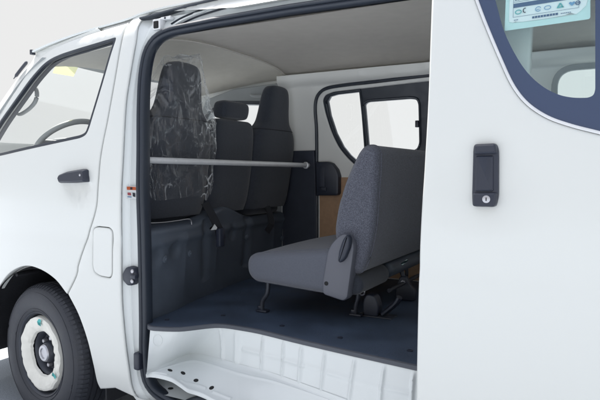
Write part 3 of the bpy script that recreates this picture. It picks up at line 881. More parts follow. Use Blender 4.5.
# ---- dashboard and steering wheel (left-hand drive)
dash_prof = fillet([(-1.52,.75),(-1.02,.75),(-.98,1.0),(-1.02,1.24),(-1.10,1.30),(-1.45,1.30)], .05, 6)
dash = obj('dashboard', prism(dense(dash_prof,.05), .16, 1.53, .03), 'dash', van)
bm = bmesh.new()
cl = fillet([(-1.25,1.22),(-1.05,1.22),(-1.045,1.34),(-1.09,1.385),(-1.23,1.365)], .03, 5)
obj('instrument_hood', prism(dense(cl,.03), .30, .60, .05), 'dash', dash)
for y0 in (.19,.62):
    bm = bmesh.new(); add_box(bm, (-1.08,y0,1.26),(-1.03,y0+.09,1.345), .015); vv = obj('air_vent', bm, 'grey_trim', dash)
swc_ = Vector((-1.04,.46,1.385)); ax = Vector((-.62,0,.78)).normalized()   # column axis pointing to the wheel's face is +(-ax)
e_y = Vector((0,1,0)); e_t = ax.cross(e_y).normalized()
st = empty('steering_wheel', (0,0,0), van)
ring = [swc_+(e_y*math.cos(a)+e_t*math.sin(a))*.185 for a in [2*math.pi*k/64 for k in range(64)]]
tube('wheel_rim', ring, .0155, 'grey_trim', st, n=12, closed=True)
bm = bmesh.new(); add_box(bm, swc_-Vector((.06,.075,.025)), swc_+Vector((.06,.075,.025)), .02, 3); obj('horn_pad', bm, 'dash', st)
bm = bmesh.new()
for a in (0, math.pi, -math.pi/2 if e_t.z > 0 else math.pi/2): add_tube(bm, [swc_, swc_+(e_y*math.cos(a)+e_t*math.sin(a))*.18], .012, 8)
obj('spoke', bm, 'dash', st)
tube('steering_column', [swc_, swc_+Vector((-.35,0,-.35))], .035, 'dash', van)

# ---- near-side inner bulkhead/B pillar trim behind the seal
bm = bmesh.new()
rows = []
for z in [.58+k*.08 for k in range(16)]:
    y = inner_near(0, z)-.02; sy = side(-.1,z); rows.append([(-.13, sy+.06, z),(-.19, sy+.08, z),(-.28, sy+.12, z),(-.35, sy+.15, z),(-.44, sy+.12, z)])
add_grid(bm, rows); obj('pillar_inner_trim', bm, 'trim', van)

# ---- far side: outer skin, inner panels, windows
IF = inner_far
def fpx(pts): return [Vector(p) for p in xz(pts, IF)]
far_front_win = fillet([(-1.12,1.20),(-.36,1.20),(-.27,1.67),(-.70,1.70),(-.86,1.63)], .05, 5)
g_small = fpx([(327.5,101),(330,96.3),(337,94.3),(358.5,91.8),(361,115),(364,155),(366,168),(358,162),(350,155),(343,146.5),(336,133),(330,115)])
g_slide = fpx([(364.5,104),(368,101.8),(410,98.6),(416,99.4),(417.8,104),(418.6,143),(416.5,148.5),(410,151),(370,160),(368.5,150)])
g_slide = fillet(g_slide, .012, 3)
rub = fpx([(322.5,100),(325,95),(333,91.7),(375,87.0),(420,82),(450,79),(452,150),(448,160),(400,166),(366,172),(357,167),(347,157.5),(339,148),(331.5,133),(325.5,114)])
rub = fillet(rub, [.03,.03,.02,0,0,.05,.03,.05,.05,.03,.03,.03,.05,.05,.03], 4)
far_rear_win = [(1.40,1.22),(2.75,1.22),(2.75,1.745),(1.40,1.745)]
far_rear_win = fillet(far_rear_win, .10, 8)
zf = lambda x: 1.80
in_outer = [(-.30,.50),(3.0,.50),(3.0,1.83),(-.22,1.83),(-.26,1.5)]
oval = [on_s(u, v, IF) for u, v in ((364,73.5),(390,70.5))]; oval2 = [on_s(u, v, IF) for u, v in ((397,70),(424,67))]
def far_disp(x, z):
    d = 0.0
    for a, b in (oval, oval2):
        cx = (a.x+b.x)/2; cz = (a.z+b.z)/2; hw = abs(b.x-a.x)/2
        ex = max(0, abs(x-cx)-hw+.015); q = math.hypot(ex, z-cz)
        d += .007*(1/(1+math.exp(min(60,(q-.022)/.003))))
    if z > 1.757: d -= .040*math.sin(min(1,(z-1.757)/.04)*math.pi/2)       # the header rail stands proud of the wall
    return d
far_in = panel('far_side_panel', dense(in_outer,.08), [dense(rub,.04), dense(far_rear_win,.05), ], IF, 'inner_white', van, T=.07, r=.008, sgn=1,
   xs=[-.2+k*.035 for k in range(45)]+[1.5,2.0,2.5], zs=[.55+k*.06 for k in range(18)]+[1.62+k*.0085 for k in range(24)], disp=far_disp)
rubc = clean(rub); rubc = rubc if area2(rubc)>0 else rubc[::-1]
win_off = .006
fw = panel('far_window_frame', inset(rubc,-.004), [dense(g_small,.03), dense(g_slide,.03)], lambda x,z: IF(x,z)+win_off, 'rubber', van, T=.022, r=.004)
for L_ in (g_small, g_slide):
    c_ = clean(L_); c_ = c_ if area2(c_)>0 else c_[::-1]
    panel('window_pane', inset(c_,-.004), [], lambda x,z: IF(x,z)+win_off+.012, 'glass', fw, T=.004, r=0)
def thin_loop(name, loop, r, off, m, parent): return tube(name, [Vector((p.x, IF(p.x,p.y)+off, p.y)) for p in loop], r, m, parent, n=8, closed=True)
thin_loop('pane_bead', dense(inset(clean(g_small) if area2(clean(g_small))>0 else clean(g_small)[::-1], -.012), .02), .004, .0, 'rubber', fw)
c_ = clean(g_slide); c_ = c_ if area2(c_)>0 else c_[::-1]
thin_loop('pane_bead', dense(inset(c_,-.010), .02), .004, 0, 'rubber', fw)
p = on_s(417.2,124, IF); bm = bmesh.new(); add_box(bm, (p.x-.008,p.y-.018,p.z-.02),(p.x+.012,p.y+.005,p.z+.02),.004); obj('window_latch', bm, 'plastic', fw)
rr2 = clean(dense(far_rear_win,.05)); rr2 = rr2 if area2(rr2)>0 else rr2[::-1]
ring_panel('far_window_seal', inset(rr2,-.015), .03, IF, 'grey_trim', van, off=-.008, T=.02, r=.006)
panel('far_rear_glass', inset(rr2,-.005), [], lambda x,z: IF(x,z)+.04, 'glass', van, T=.004, r=0)
# outer skin of the far side
g_all = dense(fillet([(min(p.x for p in rubc)-.03,1.17),(max(p.x for p in rubc)+.03,1.17),(max(p.x for p in rubc)+.03,1.73),(min(p.x for p in rubc)-.03,1.73)],.06,5),.05)
rw2 = dense(fillet([(1.36,1.19),(2.79,1.19),(2.79,1.77),(1.36,1.77)],.08,5),.05)
fo = [(-1.23,.30),(3.0,.26),(3.06,1.85),(-.2,1.90),(-.6,1.875),(-.93,1.83),(-1.25,1.25)]
panel('far_side_skin', dense(fo,.08), [dense(far_front_win,.05), g_all, rw2], side_far, 'paint', van, T=.03, r=.004, sgn=-1)
ffw = clean(dense(far_front_win,.05)); ffw = ffw if area2(ffw)>0 else ffw[::-1]
panel('far_front_glass', inset(ffw,.0), [], lambda x,z: side_far(x,z)-.012, 'glass', van, T=.004, r=0)
# inner frame of the far front door
fi = [(-1.24,.80),(-.27,.80),(-.22,1.80),(-.62,1.785),(-.86,1.73),(-1.2,1.22)]
panel('far_front_door_trim', dense(fi,.06), [dense(inset(ffw,.012),.05)], lambda x,z: IF(x,z)+.03, 'grey_trim', van, T=.05, r=.01)
ring_panel('far_front_seal', inset(ffw,-.012), .022, lambda x,z: IF(x,z)+.022, 'rubber', van, T=.02)
tube('far_grab_handle', cr([(-.46,1.455,1.735),(-.42,1.425,1.722),(-.34,1.42,1.718),(-.24,1.425,1.722),(-.20,1.455,1.735)],6), .010, 'grey_trim', van)
# far door opening seal line
fs = [(316.8,240),(316.8,180),(316.5,130),(315.2,108),(317,97),(323,90),(334,86.5),(375,81.5),(425,75.5),(470,70.5)]
P = cr([tuple(on_s(u, v, IF, -.006)) for u, v in fs], 8)
e = P[0]; tube('far_door_seal', [Vector((e.x, e.y+.0, .62))]+P, .011, 'rubber', van, n=8, up=Vector((0,1,0)))
# dark lower trim of the far pillar and lower hardboard
b1 = fpx([(303,150.5),(315.5,150.5),(316,160)]); 
pl = [( -.26,.6),(b1[1].x,.6),(b1[1].x,b1[1].y),(-.26,b1[1].y)]
panel('far_pillar_trim', dense(pl,.06), [], lambda x,z: IF(x,z)-.022, 'trim', van, T=.02, r=.006)
hb = fpx([(319.5,177.2),(440,175)])
zh = hb[0].y
panel('hardboard_panel', dense([(hb[0].x,.575),(1.12,.575),(1.12,zh),(hb[0].x,zh)],.06), [], lambda x,z: IF(x,z)-.006, 'hardboard', van, T=.005, r=.001)
# door release box on the far door
lb_ = fpx([(317.6,162),(330,161.6),(334.5,163.2),(339.5,169.5),(341.5,176),(341.3,193.5),(339.5,195.4),(318,195.4)])
lbc = clean(fillet(lb_, .008, 4)); lbc = lbc if area2(lbc)>0 else lbc[::-1]
def block_in(loop, S, depth, ins_list):
    bm = bmesh.new(); rows = []
    for ins, y in ins_list:
        q = inset(loop, ins) if ins else loop; rows.append([(p.x, S(p.x,p.y)+y, p.y) for p in q])
    V = add_grid(bm, rows, True); bm.faces.new(V[-1]); return bm
lbx = obj('door_release_box', block_in(lbc, IF, .04, ((0,0),(0,-.035),(.004,-.043),(.012,-.046))), 'plastic', van)
p = on_s(323.5,176, IF, -.046); bm = bmesh.new(); add_box(bm, (p.x-.03,p.y-.008,p.z-.07),(p.x+.012,p.y+.004,p.z+.06),.006); obj('release_lever', bm, 'trim', lbx)
p = on_s(324,189, IF, -.046); bm = bmesh.new(); add_box(bm, (p.x-.02,p.y-.012,p.z-.012),(p.x+.02,p.y+.004,p.z+.012),.005); obj('lock_switch', bm, 'trim', lbx)

# ---- near rear quarter inner panel and tailgate
nq2 = dense(fillet([(1.45,1.12),(2.79,1.12),(2.79,1.78),(1.45,1.78)],.06,8),.05)
panel('near_inner_panel', dense([(XR+.0,.55),(3.0,.55),(3.0,1.84),(XR+.0,1.84)],.08), [nq2], lambda x,z: inner_near(x,z), 'inner_white', van, T=.06, r=.008, sgn=-1)
tg = [(.03,.30),(1.665,.30),(1.64,1.2),(1.48,1.90),(.22,1.90),(.055,1.2)]
tgw = fillet([(.22,1.12),(1.475,1.12),(1.40,1.68),(.295,1.68)],.08,6)
def tail_bm():
    b2 = panel_bm(dense(tg,.08), [dense(tgw,.06)], lambda x,z: 0, T=.04, r=.005)
    for v in b2.verts: v.co = (3.12-.10*max(0, v.co.z-1.1)-v.co.y, v.co.x, v.co.z)
    return b2
tgo = obj('tailgate', tail_bm(), 'paint', van)
def tail_gl():
    b2 = panel_bm(dense(tgw,.06), [], lambda x,z: 0, T=.004, r=0)
    for v in b2.verts: v.co = (3.10-.10*max(0, v.co.z-1.1)-v.co.y, v.co.x, v.co.z)
    return b2
obj('window_glass', tail_gl(), 'glass_tint', tgo)

# ---- front seat base cover
def base_cover():
    bm = bmesh.new()
    bot = [(-.085,.045),(-.095,.15),(-.108,.25),(-.15,.45),(-.19,.62),(-.22,.80),(-.26,1.09),(-.275,1.3),(-.28,1.52)]
    tops = []
    for x, y in bot:
        if y < .55: zt_, xo = .955, .035
        elif y < .66: zt_, xo = .985, .03
        elif y < 1.05: zt_, xo = 1.015, .03
        else: zt_, xo = .94, .03
        tops.append((x+xo, y, zt_))
    A = resample(cr([(x,y,FZ-.005) for x,y in bot],8), 160); B = resample(cr(tops,8), 160)
    rows = []
    for s in [k/36 for k in range(37)]:
        f = s**.75
        rows.append([Vector((a.x+(b.x-a.x)*f, a.y+(b.y-a.y)*s, a.z+(b.z-a.z)*s)) for a, b in zip(A, B)])
    for d, z in ((-.006,.008),(-.018,.014),(-.05,.018),(-.16,.02),(-.30,.02),(-.42,-.02)):
        rows.append([p+Vector((d,0,z)) for p in B])
    for row in rows[9:37]:
        for i, p in enumerate(row):
            if .50 < p.y < .66: p.x -= .03*math.exp(-((p.y-.585)/.04)**2)*min(1,(p.z-.62)/.2)
            if .95 < p.y < 1.12: p.x -= .02*math.exp(-((p.y-1.06)/.035)**2)
    for r_i, row in enumerate(rows[:37]):
        for p in row:
            p.x += .010*noise.noise(Vector((0, p.y*4.5, p.z*4.5)))*min(1, max(0, (p.y-.06)/.08))
            if p.z < .93: p.x += .006*(1-abs(math.sin(p.y*9.0)))**4*min(1, max(0,(p.z-.62)/.1))
            p.x += .012*math.exp(-((p.z-.905)/.018)**2)*min(1, max(0, (p.y-.06)/.08))
            for yc, zc_ in ((.115,.85),(.255,.865),(.88,.88)):
                p.x -= .012*math.exp(-(((p.y-yc)/.04)**2+((p.z-zc_)/.04)**2)**2)
    add_grid(bm, rows); return bm
bc = obj('seat_base_cover', base_cover(), 'vinyl', van, angle=60)
from mathutils.bvhtree import BVHTree
tb = BVHTree.FromPolygons([v_.co for v_ in bc.data.vertices], [p.vertices[:] for p in bc.data.polygons])
for u, v in ((164.5,259),(189.5,253.5),(246.5,237.5),(282,238)):
    loc, nrm, _, _ = tb.ray_cast(CAM, ray(u, v).normalized())
    if loc is None: continue
    if nrm.dot(ray(u, v)) > 0: nrm = -nrm
    bm = bmesh.new(); add_disc(bm, loc, nrm, .018, .009, 18); add_disc(bm, loc+nrm*.008, nrm, .008, .004, 12); obj('cover_fastener', bm, 'vinyl', bc)

# ---- front seats
def high_seat(cy, name, dark='seat_dark', hw=.245):
    s = empty(name, (-.3, cy, .97), van)
    secs = [(1.00,-.275,cy,.075,hw*.93),(1.06,-.268,cy,.085,hw),(1.18,-.245,cy,.085,hw),(1.32,-.215,cy,.078,hw*.99),(1.42,-.198,cy,.072,hw*.93),(1.475,-.19,cy,.066,hw*.80),(1.52,-.183,cy,.058,hw*.63),(1.58,-.175,cy,.052,hw*.56),(1.66,-.164,cy,.048,hw*.51),(1.71,-.157,cy,.042,hw*.46),(1.735,-.153,cy,.033,hw*.37),(1.745,-.151,cy,.018,hw*.2)]
    secs = smooth_secs(secs, 4)
    o = obj('seat_back', loft_z(secs, 36, 3.4), dark, s); o.parent = s; o.matrix_parent_inverse = s.matrix_basis.inverted()
    cu = smooth_secs([(.955,-.50,cy,.22,hw*.9),(.965,-.50,cy,.25,hw*1.0),(1.02,-.50,cy,.26,hw*1.02),(1.06,-.50,cy,.25,hw*.98),(1.075,-.50,cy,.2,hw*.8)], 3)
    o = obj('seat_cushion', loft_z(cu, 32, 4.5), dark, s); o.matrix_parent_inverse = s.matrix_basis.inverted()
    # stitched seams across the back
    for zz in (1.475,):
        k = min(secs, key=lambda q: abs(q[0]-zz)); pts = []
        for j in range(40):
            a = 2*math.pi*j/40; c, s_ = math.cos(a), math.sin(a)
            pts.append((k[1]+(k[3]+.0005)*math.copysign(abs(c)**(2/3.4), c), k[2]+(k[4]+.0005)*math.copysign(abs(s_)**(2/3.4), s_), k[0]))
        o = tube('seam', pts, .0025, 'belt', s, n=6, closed=True); o.matrix_parent_inverse = s.matrix_basis.inverted()
    return s
bpy.context.view_layer.update()
high_seat(.405, 'front_seat')
high_seat(1.275, 'front_seat')
ms = empty('middle_seat', (-.3,.85,.97), van)
def mid(o): o.parent = ms; o.matrix_parent_inverse = ms.matrix_basis.inverted(); return o
mid(obj('seat_back', loft_z(smooth_secs([(1.00,-.275,.85,.06,.185),(1.08,-.262,.85,.07,.20),(1.25,-.232,.85,.068,.20),(1.42,-.205,.85,.058,.192),(1.485,-.196,.85,.048,.175),(1.505,-.193,.85,.03,.15)],4), 36, 4.5), 'seat_dark', None))
mid(obj('headrest', loft_z(smooth_secs([(1.512,-.19,.85,.025,.09),(1.522,-.19,.85,.045,.115),(1.56,-.186,.85,.05,.125),(1.595,-.182,.85,.045,.118),(1.607,-.18,.85,.02,.09)],4), 32, 4.0), 'seat_dark', None))
mid(obj('seat_cushion', loft_z(smooth_secs([(1.0,-.50,.85,.2,.17),(1.01,-.50,.85,.24,.19),(1.05,-.50,.85,.25,.195),(1.075,-.50,.85,.22,.17)],3), 28, 4.5), 'seat_dark', None))

# ---- bar across the van behind the front seats
rail = tube('partition_bar', [(-.105,.10,1.272),(-.085,.6,1.269),(-.052,1.50,1.263)], .0145, 'steel', van, n=18)
for y in (1.455,):
    bm = bmesh.new(); add_disc(bm, (-.054,y+.02,1.263), (0,1,0) if y < 1 else (0,-1,0), .022, .012, 20); obj('bar_flange', bm, 'steel', rail)

# ---- seat belts
def strap(name, pts, w, m, parent, th=.002, wd=None):
    P = resample(cr(pts, 8), 30); bm = bmesh.new(); rows = []
    for i, p in enumerate(P):
        t = (P[min(i+1,29)]-P[max(i-1,0)]).normalized(); a = (wd or Vector((0,1,0))); a = (a-t*a.dot(t)).normalized(); n_2 = t.cross(a)
        rows.append([p+a*w/2+n_2*th, p-a*w/2+n_2*th, p-a*w/2-n_2*th, p+a*w/2-n_2*th])
    V = add_grid(bm, rows, True); bm.faces.new(V[0]); bm.faces.new(V[-1][::-1]); return obj(name, bm, m, parent)
def bx_(u, v, x): return tuple(on_x(u, v, x))
sb = strap('seat_belt', [bx_(205,203,-.16), bx_(212,215,-.12), bx_(219,230,-.08), bx_(221,240,-.10)], .05, 'belt', van, wd=Vector((.3,1,0)))
p = on_x(220.5,236,-.06); bm = bmesh.new(); add_box(bm, (p.x-.015,p.y-.022,p.z-.055),(p.x+.015,p.y+.022,p.z+.04),.008); obj('belt_buckle', bm, 'plastic', sb)
bm = bmesh.new(); P = [on_x(u, v, -.055) for u, v in ((209.6,228.3),(214.6,224.0),(217.2,227.6),(216.4,229.6),(210.5,230.2))]
f = bm.faces.new([bm.verts.new(q) for q in P]); bmesh.ops.solidify(bm, geom=[f], thickness=.003); obj('belt_tag', bm, 'label_white', sb, smooth=False)
sb2 = strap('seat_belt', [bx_(267,206,-.20), bx_(270,214,-.17), bx_(271,224,-.14), bx_(267,232,-.15)], .045, 'belt', van, wd=Vector((.3,1,0)))
tube('seat_wire', cr([bx_(149,223.2,-.10), bx_(165,222.3,-.11), bx_(178,220.6,-.115), bx_(189,219.2,-.12), bx_(191.3,221.5,-.12), bx_(191.6,230,-.12)],6), .0028, 'bare_steel', van, n=6)

# ---- bench seat
bench = empty('bench_seat', (0,0,0), van)
Y0, Y1 = .365, 1.44
cush_px = [(245.2,264),(246.5,258),(252,254.5),(262,253.2),(300,251.5),(334,250),(346,300),(330,295.2),(300,290),(270,284.5),(252,281.5),(246,274)]
cp = [on_y(u, v, Y0) for u, v in cush_px]
cp2 = dense(fillet([(p.x,p.z) for p in cp], [.03,.04,.04,.05,.05,.03,.03,.05,.05,.05,.04,.03], 5), .012)
def cushion():
    bm = prism(cp2, Y0, Y1, .035, n=6)
    for v in bm.verts:   # crown of the cushion
        s = (v.co.y-Y0)/(Y1-Y0)
        if v.co.z > .80: v.co.z += .012*math.sin(math.pi*min(1,max(0,s)))
    return bm
obj('bench_cushion', cushion(), 'cushion', bench, angle=60)
tube('cushion_piping', [Vector((p.x, Y0+.034, p.y)) for p in inset(clean(cp2) if area2(cp2)>0 else clean(cp2)[::-1], -.001)], .003, 'cushion', bench, n=6, closed=True)
back_px = [(334,238),(333.5,228),(337,205),(345,180),(352,164),(357.5,153),(362,147.3),(366,145.2),(372,144.8),(376,147),(378.5,152)]
bp_ = [on_y(u, v, Y0+.02) for u, v in back_px]
front = [(p.x,p.z) for p in bp_]
rear_top = front[-1]
pr = on_y(356.5,274.5, Y0+.02)
rear = [(rear_top[0]-.0, rear_top[1]-.07), (pr.x+.075,.98), (pr.x+.045,.86), (pr.x+.015, pr.z+.0), (pr.x-.06, pr.z-.0)]
bprof = dense(fillet(front+rear, [.02,.03,.05,.05,.04,.03,.02,.02,.02,.02,.03,.06,.06,.05,.03,.02], 4), .02)
obj('bench_backrest', prism(bprof, Y0+.02, Y1, .03, n=6), 'bench', bench, angle=60)
def edge_seam():
    lp = clean(bprof); lp = lp if area2(lp)>0 else lp[::-1]
    return [Vector((p.x, Y0+.05, p.y)) for p in inset(lp, -.001)]
tube('backrest_piping', edge_seam(), .0028, 'bench', bench, n=6, closed=True)
# hinge cover
hc_px = [(322,283),(327,252),(331,243.5),(339,235.5),(345,233),(351,237.5),(354.5,246),(353,258),(347.5,298.5),(343,301.5),(322.5,294.5)]
hp = [on_y(u, v, Y0-.012) for u, v in hc_px]; h2 = clean(fillet([(p.x,p.z) for p in hp], .014, 5)); h2 = h2 if area2(h2)>0 else h2[::-1]
bm = bmesh.new(); rows = []
for ins, y in ((0,Y0+.04),(0,Y0-.004),(.004,Y0-.011),(.012,Y0-.014)):
    rows.append([(p.x,y,p.y) for p in (inset(h2,ins) if ins else h2)])
V = add_grid(bm, rows, True); bm.faces.new(V[-1]); hcv = obj('hinge_cover', bm, 'grey_plastic', bench)
bm = bmesh.new(); add_disc(bm, on_y(326.3,283.5,Y0-.014), (0,-1,0), .009, .002); obj('cover_screw', bm, 'hole', bench)
lv = [on_y(u, v, Y0-.03) for u, v in ((347.5,234),(350.5,238),(350,247),(345.5,258.5),(340.5,263),(338,261),(339.3,251),(343,240))]
l2 = clean(fillet([(p.x,p.z) for p in lv], .012, 5)); l2 = l2 if area2(l2)>0 else l2[::-1]
bm = bmesh.new(); rows = []
for ins, y in ((0,Y0-.012),(0,Y0-.03),(.004,Y0-.036),(.010,Y0-.038)):
    rows.append([(p.x,y,p.y) for p in (inset(l2,ins) if ins else l2)])
V = add_grid(bm, rows, True); bm.faces.new(V[-1]); obj('recliner_lever', bm, 'trim', bench)
# underside: frame tube, hinge bolster, legs
pb = on_y(352,290,Y0+.03)
obj('rear_bolster', prism(dense(fillet([(pb.x-.05,.70),(pb.x+.035,.715),(pb.x+.05,.76),(pb.x+.02,.80),(pb.x-.05,.79)],.03,5),.015), Y0+.03, Y0+.36, .02), 'seat_dark', bench)
obj('rear_bolster', prism(dense(fillet([(pb.x-.05,.71),(pb.x+.03,.725),(pb.x+.045,.765),(pb.x+.015,.80),(pb.x-.05,.79)],.03,5),.015), Y0+.39, Y1, .02), 'vinyl', bench)
p = on_y(405,262,Y0+.48); bm = bmesh.new(); bq = [on_x(u, v, pb.x+.075) for u, v in ((400.5,263.5),(407,259.3),(408.4,260.6),(402.5,265.3))]
f = bm.faces.new([bm.verts.new(q) for q in bq]); bmesh.ops.solidify(bm, geom=[f], thickness=.001); obj('bench_label', bm, 'label_teal', bench, smooth=False)
box('under_frame', (cp[1].x+.05,Y0+.04,.725),(pb.x,Y1-.04,.755), 'plastic', bench, .006)
def leg(top, foot, r=.011):
    t, f = Vector(top), Vector(foot); m_ = t.lerp(f,.45)+Vector((.01,0,0)); k = f+Vector((0,0,.05))
    o = tube('bench_leg', cr([t, m_, k, f+Vector((-.004,0,.005))], 6), r, 'rim', bench, n=10, up=Vector((0,1,0)))
    bm = bmesh.new(); add_box(bm, (f.x-.028,f.y-.018,FZ+.0005),(f.x+.03,f.y+.018,FZ+.012),.004); add_box(bm, (f.x-.022,f.y-.012,FZ+.010),(f.x-.002,f.y+.012,FZ+.03),.004)
    ft = obj('bench_foot', bm, 'plastic', bench); return o
f1 = on_z(262.5,312,FZ); leg((on_y(268,284,f1.y).x, f1.y, .74), f1)
leg((on_y(268,284,f1.y).x, 1.28, .74), (f1.x,1.28,FZ))
f2 = on_z(356,316,FZ); leg((f2.x, f2.y, .73), f2, .010)
leg((f2.x,1.28,.73), (f2.x,1.28,FZ), .010)
m1 = on_z(371,317,FZ)
bm = bmesh.new()
lp_ = fillet([(-.040,.002),(.030,.002),(.036,.05),(.018,.098),(-.022,.104),(-.042,.07)], .016, 5)
for v in prism(dense(lp_,.008), 0, .055, .008, n=4, bm=bm).verts: v.co += Vector((m1.x, m1.y, FZ))
obj('floor_latch', bm, 'plastic', bench)
bm = bmesh.new(); a0 = m1+Vector((.045,.03,.012)); b0 = m1+Vector((.11,.03,.075))
add_tube(bm, cr([a0, a0.lerp(b0,.5)+Vector((.006,0,.004)), b0, b0+Vector((.012,0,.022))], 6), .013, 10, ry=.022, up=Vector((0,1,0)))
obj('latch_lever', bm, 'plastic', bench)
bm = bmesh.new(); add_box(bm, (m1.x-.06,m1.y-.01,FZ+.0005),(m1.x+.10,m1.y+.07,FZ+.006),.002); obj('latch_plate', bm, 'rim', bench)
bm = bmesh.new(); add_disc(bm, (m1.x-.05,m1.y+.005,FZ+.006), (0,0,1), .008, .006, 6); obj('latch_bolt', bm, 'bare_steel', bench)
m2 = on_z(402,303,FZ)
bm = bmesh.new()
lp_ = fillet([(-.055,.002),(.05,.002),(.05,.06),(.02,.085),(.005,.125),(-.03,.125),(-.05,.07)], .018, 5)
for v in prism(dense(lp_,.008), 0, .030, .006, n=4, bm=bm).verts: v.co += Vector((m2.x, m2.y+.05, FZ))
obj('fold_bracket', bm, 'plastic', bench)
tube('fold_tube', cr([(m2.x-.01,m2.y+.065,FZ+.10),(m2.x-.03,m2.y+.065,FZ+.15),(m2.x-.09,m2.y+.065,FZ+.19)],6), .012, 'rim', bench, up=Vector((0,1,0)))
tube('fold_tube', [(m2.x-.01,m2.y-.16,FZ+.09),(m2.x-.01,m2.y+.30,FZ+.09)], .010, 'rim', bench)
bm = bmesh.new(); add_disc(bm, (m2.x-.012,m2.y+.05,FZ+.095), (0,-1,0), .012, .008, 6); obj('bracket_bolt', bm, 'bare_steel', bench)
bm = bmesh.new(); c = on_y(362,292,Y0+.18); add_tube(bm, [c+Vector((math.cos(a)*.012,0,math.sin(a)*.014)) for a in [2*math.pi*k/16 for k in range(16)]], .0035, 6, True); obj('release_ring', bm, 'bare_steel', bench)

# ---- front wheel
WX, WZ = -.755, .325; STEER_DEG = 8
wheel = empty('front_wheel', (0,0,0), van)
ty = [(.205,.075),(.208,.052),(.222,.040),(.250,.032),(.285,.034),(.312,.042),(.328,.058),(.338,.078),(.342,.10)]
ty += [(.342,.118),(.335,.119),(.335,.127),(.343,.128),(.343,.150),(.336,.151),(.336,.159),(.343,.160),(.343,.182),(.336,.183),(.336,.191),(.342,.192),(.342,.21),(.336,.235),(.30,.262),(.25,.262),(.205,.235)]
wbm = lathe_y(ty, WX, WZ, 120)
tyre = obj('tyre', wbm, 'tyre', wheel, angle=35)
bm = bmesh.new()          # tread shoulder blocks
for k in range(90):
    a = 2*math.pi*k/90; d = Vector((math.cos(a),0,math.sin(a))); t = Vector((-math.sin(a),0,math.cos(a)))
    c = Vector((WX,0,WZ))
    P = []
    for rr, y in ((.3245,.054),(.3385,.073),(.3455,.10)):
        P.append([c+d*rr+t*.0075+Vector((0,y-.002,0)), c+d*rr-t*.0075+Vector((0,y-.002,0))])
    Q = [[q-d*.012+Vector((0,.006,0)) for q in pr_] for pr_ in P]
    v1 = [[bm.verts.new(q) for q in pr_] for pr_ in P]; v2 = [[bm.verts.new(q) for q in pr_] for pr_ in Q]
    for i in range(2):
        bm.faces.new((v1[i][0],v1[i][1],v1[i+1][1],v1[i+1][0]))
        bm.faces.new((v1[i][0],v1[i+1][0],v2[i+1][0],v2[i][0])); bm.faces.new((v1[i][1],v2[i][1],v2[i+1][1],v1[i+1][1]))
    bm.faces.new((v1[0][0],v2[0][0],v2[0][1],v1[0][1])); bm.faces.new((v1[2][0],v1[2][1],v2[2][1],v2[2][0]))
obj('tread_block', bm, 'tyre', tyre, smooth=False)
bm = bmesh.new()          # raised ring and raised mouldings on the sidewall
add_tube(bm, [Vector((WX+math.cos(a)*.225,.0385,WZ+math.sin(a)*.225)) for a in [2*math.pi*k/90 for k in range(90)]], .0028, 6, True)
add_tube(bm, [Vector((WX+math.cos(a)*.305,.0392,WZ+math.sin(a)*.305)) for a in [2*math.pi*k/90 for k in range(90)]], .0022, 6, True)
obj('sidewall_ring', bm, 'tyre', tyre)
rp = [(.212,.060),(.213,.050),(.207,.046),(.200,.050),(.196,.060),(.190,.085),(.172,.092),(.150,.088),(.128,.082),(.108,.080),(.098,.088),(.092,.115),(.075,.118),(.060,.112),(.055,.100),(.052,.085),(.046,.078),(.030,.076),(.001,.075)]
obj('rim', lathe_y(rp, WX, WZ, 96), 'rim', wheel, angle=40)
obj('hub', lathe_y([(.043,.084),(.043,.068),(.038,.062),(.026,.061),(.024,.066),(.001,.067)], WX, WZ, 40), 'bare_steel', wheel)
for k in range(6):
    a = 2*math.pi*k/6+.35; c = Vector((WX+math.cos(a)*.070,.113,WZ+math.sin(a)*.070))
    bm = bmesh.new(); add_disc(bm, c, (0,-1,0), .0125, .020, 6); obj('wheel_nut', bm, 'bare_steel', wheel)
# the wheel is steered a little to the left
from mathutils import Matrix
STEER = Matrix.Translation((WX,.15,0)) @ Matrix.Rotation(R(-STEER_DEG),4,'Z') @ Matrix.Translation((-WX,-.15,0))
def steer_all(root):
    for c in root.children:
        c.data.transform(STEER); steer_all(c)
steer_all(wheel)
# arch liner
bm = bmesh.new(); rows = []
for y in (.03,.06,.2,.42,.50):
    rr = .435 if y > .04 else .425
    rows.append([(WX+math.cos(a)*rr*1.02, side(-.7,.5)+y, WZ+math.sin(a)*rr) for a in [R(-8+196*k/48) for k in range(49)]])
add_grid(bm, rows)
fan = [(WX+math.cos(a)*.44, .51, WZ+math.sin(a)*.44) for a in [R(-8+196*k/48) for k in range(49)]]
vs = [bm.verts.new(p) for p in fan]; bm.faces.new(vs)
al = obj('arch_liner', bm, 'liner', van, angle=60)
for a0 in (118,74,40):
    bm = bmesh.new(); a = R(a0); add_tube(bm, [(WX+math.cos(a)*.425, .06, WZ+math.sin(a)*.425),(WX+math.cos(a)*.425,.40,WZ+math.sin(a)*.425)], .010, 6); obj('liner_rib', bm, 'liner', al)
box('mud_flap', (-.335,.06,.16),(-.325,.26,.50), 'liner', van, .003)
tube('suspension_arm', [(WX+.08,.30,WZ-.05),(WX+.45,.55,WZ-.1)], .03, 'liner', van, n=10)

